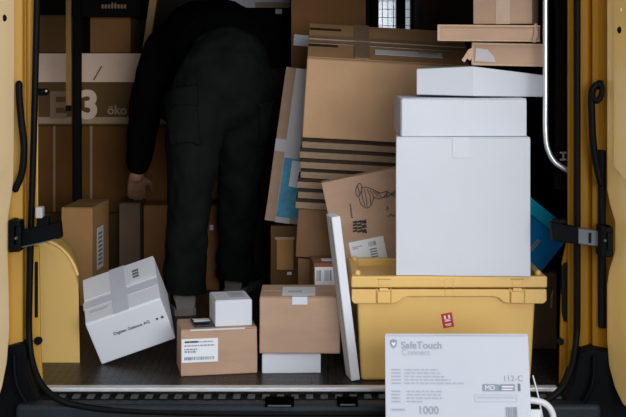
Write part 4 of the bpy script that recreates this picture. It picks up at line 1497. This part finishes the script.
obj('dark_mark', strips([(UX(515.5), UX(518), UZ(388.5), UZ(381.5))], fy), SLATE, t)
fr = bmesh.new()
fr.free()
obj('faint_frame', strips([(UX(473), UX(514), UZ(398.6), UZ(398.2)), (UX(473), UX(514), UZ(392.2), UZ(391.8)), (UX(473), UX(473.4), UZ(398.6), UZ(391.8)), (UX(513.6), UX(514), UZ(398.6), UZ(391.8))] + lines(UX(476), UX(512), UZ(394), .01, .003, [1], 8), fy), mat('faintest_ink', (.52, .54, .60), .6), t)
obj('barcode', strips(bars(UX(503), UX(515), UZ(417), UZ(403.5), 7, 11), fy), GREYINK, t)
obj('lid_crease', strips([(-wF / 2 + .004, wF / 2 - .004, hF - .006, hF - .0052)], fy + .0006), PALEINK, t)
obj('packing_tape', box(wF / 2 + .0008, wF / 2 + .0022, -dF / 2 + .02, dF / 2 - .02, .0, hF - .02), TAPE_CLEAR, t)
# hand truck
mF = Matrix.Translation(baseF) @ rotF.to_matrix().to_4x4()
t = thing('hand_truck', 'white tubular hand truck carrying the printed supply box, its bent handle at the right', 'hand truck', baseF, rotF)
obj('toe_plate', box(-wF / 2 - .01, wF / 2 + .01, -dF / 2, dF / 2 + .02, -.008, -.001, .002), STEEL, t)
tubeloc = lambda px, py, Y: mF.inverted() @ at(px, py, Y)
hd = [tubeloc(519, 399.5, 3.34), tubeloc(533, 400.5, 3.34), tubeloc(544, 403, 3.34), tubeloc(551, 410, 3.34), tubeloc(554, 422, 3.34), tubeloc(555, 450, 3.34)]
obj('handle', add_tube(bmesh.new(), [(*p, .0085) for p in catmull([tuple(q) for q in hd], 8)], 14), WHITEPAINT, t, smooth=True)
h2 = [tubeloc(524, 384.5, 3.40), tubeloc(557, 384.5, 3.40)]
q = tubeloc(537, 414, 3.34)
obj('grip_block', box(q.x - .022, q.x + .010, q.y - .01, q.y + .01, q.z - .020, q.z + .012, .003), WHITEPAINT, t)
a, b = tubeloc(533, 376, 3.34), tubeloc(543, 420, 3.34)
obj('strap_tail', add_tube(bmesh.new(), [(*a, .0022), (*((a + b) / 2 + Vector((.002, 0, 0))), .0022), (*b, .0022)], 8), WHITEPAINT, t, smooth=True)
a_ = dF / 2 + .035
bm = tube([(-.13, a_, .02), (-.13, a_, .30)], .010)
obj('upright', bm, WHITEPAINT, t, smooth=True)
bm = tube([(.13, a_, .02), (.13, a_, .30)], .010)
obj('upright', bm, WHITEPAINT, t, smooth=True)
wz = -.62 - (mF @ Vector((0, a_, 0))).z
for s in (-1, 1):
    pw = mF.inverted() @ Vector((baseF.x + s * .17, baseF.y + .06, -.54))
    bm = bmesh.new()
    add_tube(bm, [(pw.x - .018, pw.y, pw.z, .078), (pw.x + .018, pw.y, pw.z, .078)], 28, round_ends=False)
    obj('wheel', bm, RUBBER, t, smooth=False)
    bm = tube([(s * .13, a_, .03), (pw.x * .9, (a_ + pw.y) / 2, pw.z * .5), (pw.x * .9, pw.y, pw.z)], .009)
    obj('leg', bm, WHITEPAINT, t, smooth=True)

# ================================================================== light, camera
Wd = bpy.data.worlds.new('overcast')
S.world = Wd
Wd.use_nodes = True
N, L = Wd.node_tree.nodes, Wd.node_tree.links
bg = N['Background']
tc = N.new('ShaderNodeTexCoord')
sep = N.new('ShaderNodeSeparateXYZ')
L.new(tc.outputs['Generated'], sep.inputs[0])
rp = N.new('ShaderNodeValToRGB')
rp.color_ramp.elements[0].position = .0
rp.color_ramp.elements[0].color = (.80, .88, 1.0, 1)
rp.color_ramp.elements[1].position = 1.0
rp.color_ramp.elements[1].color = (.95, .98, 1.03, 1)
L.new(sep.outputs['Z'], rp.inputs['Fac'])
L.new(rp.outputs['Color'], bg.inputs['Color'])
bg.inputs['Strength'].default_value = .50
ld = bpy.data.lights.new('sky_glow', 'AREA')
ld.energy = 308
ld.size = 5.0
ld.shape = 'RECTANGLE'
ld.size_y = 3.0
ld.color = (.93, .97, 1.0)
lo = bpy.data.objects.new('sky_glow', ld)
C.objects.link(lo)
lo.location = (2.6, -3.2, 1.6)
lo.rotation_euler = (R(85), 0, R(22))

l2 = bpy.data.lights.new('upper_sky_glow', 'AREA')
l2.energy = 75
l2.size = 4.0
l2.color = (.93, .97, 1.0)
lo2 = bpy.data.objects.new('upper_sky_glow', l2)
C.objects.link(lo2)
lo2.location = (.8, -.6, 5.6)
lo2.rotation_euler = (Vector((-.2, 3.7, .2)) - Vector(lo2.location)).to_track_quat('-Z', 'Y').to_euler()

cd = bpy.data.cameras.new('camera')
cam = bpy.data.objects.new('camera', cd)
C.objects.link(cam)
cam.location = (0, 0, CH)
cam.rotation_euler = (R(90), 0, 0)
cd.sensor_fit = 'HORIZONTAL'
cd.sensor_width = 36.0
cd.lens = FPX / 626 * 36
cd.shift_x = 0.0
cd.shift_y = -(208.5 - CY) / 626
cd.clip_start = .05
S.camera = cam
S.view_settings.view_transform = 'Standard'
S.view_settings.look = 'None'
S.view_settings.exposure = 0
S.view_settings.gamma = 1
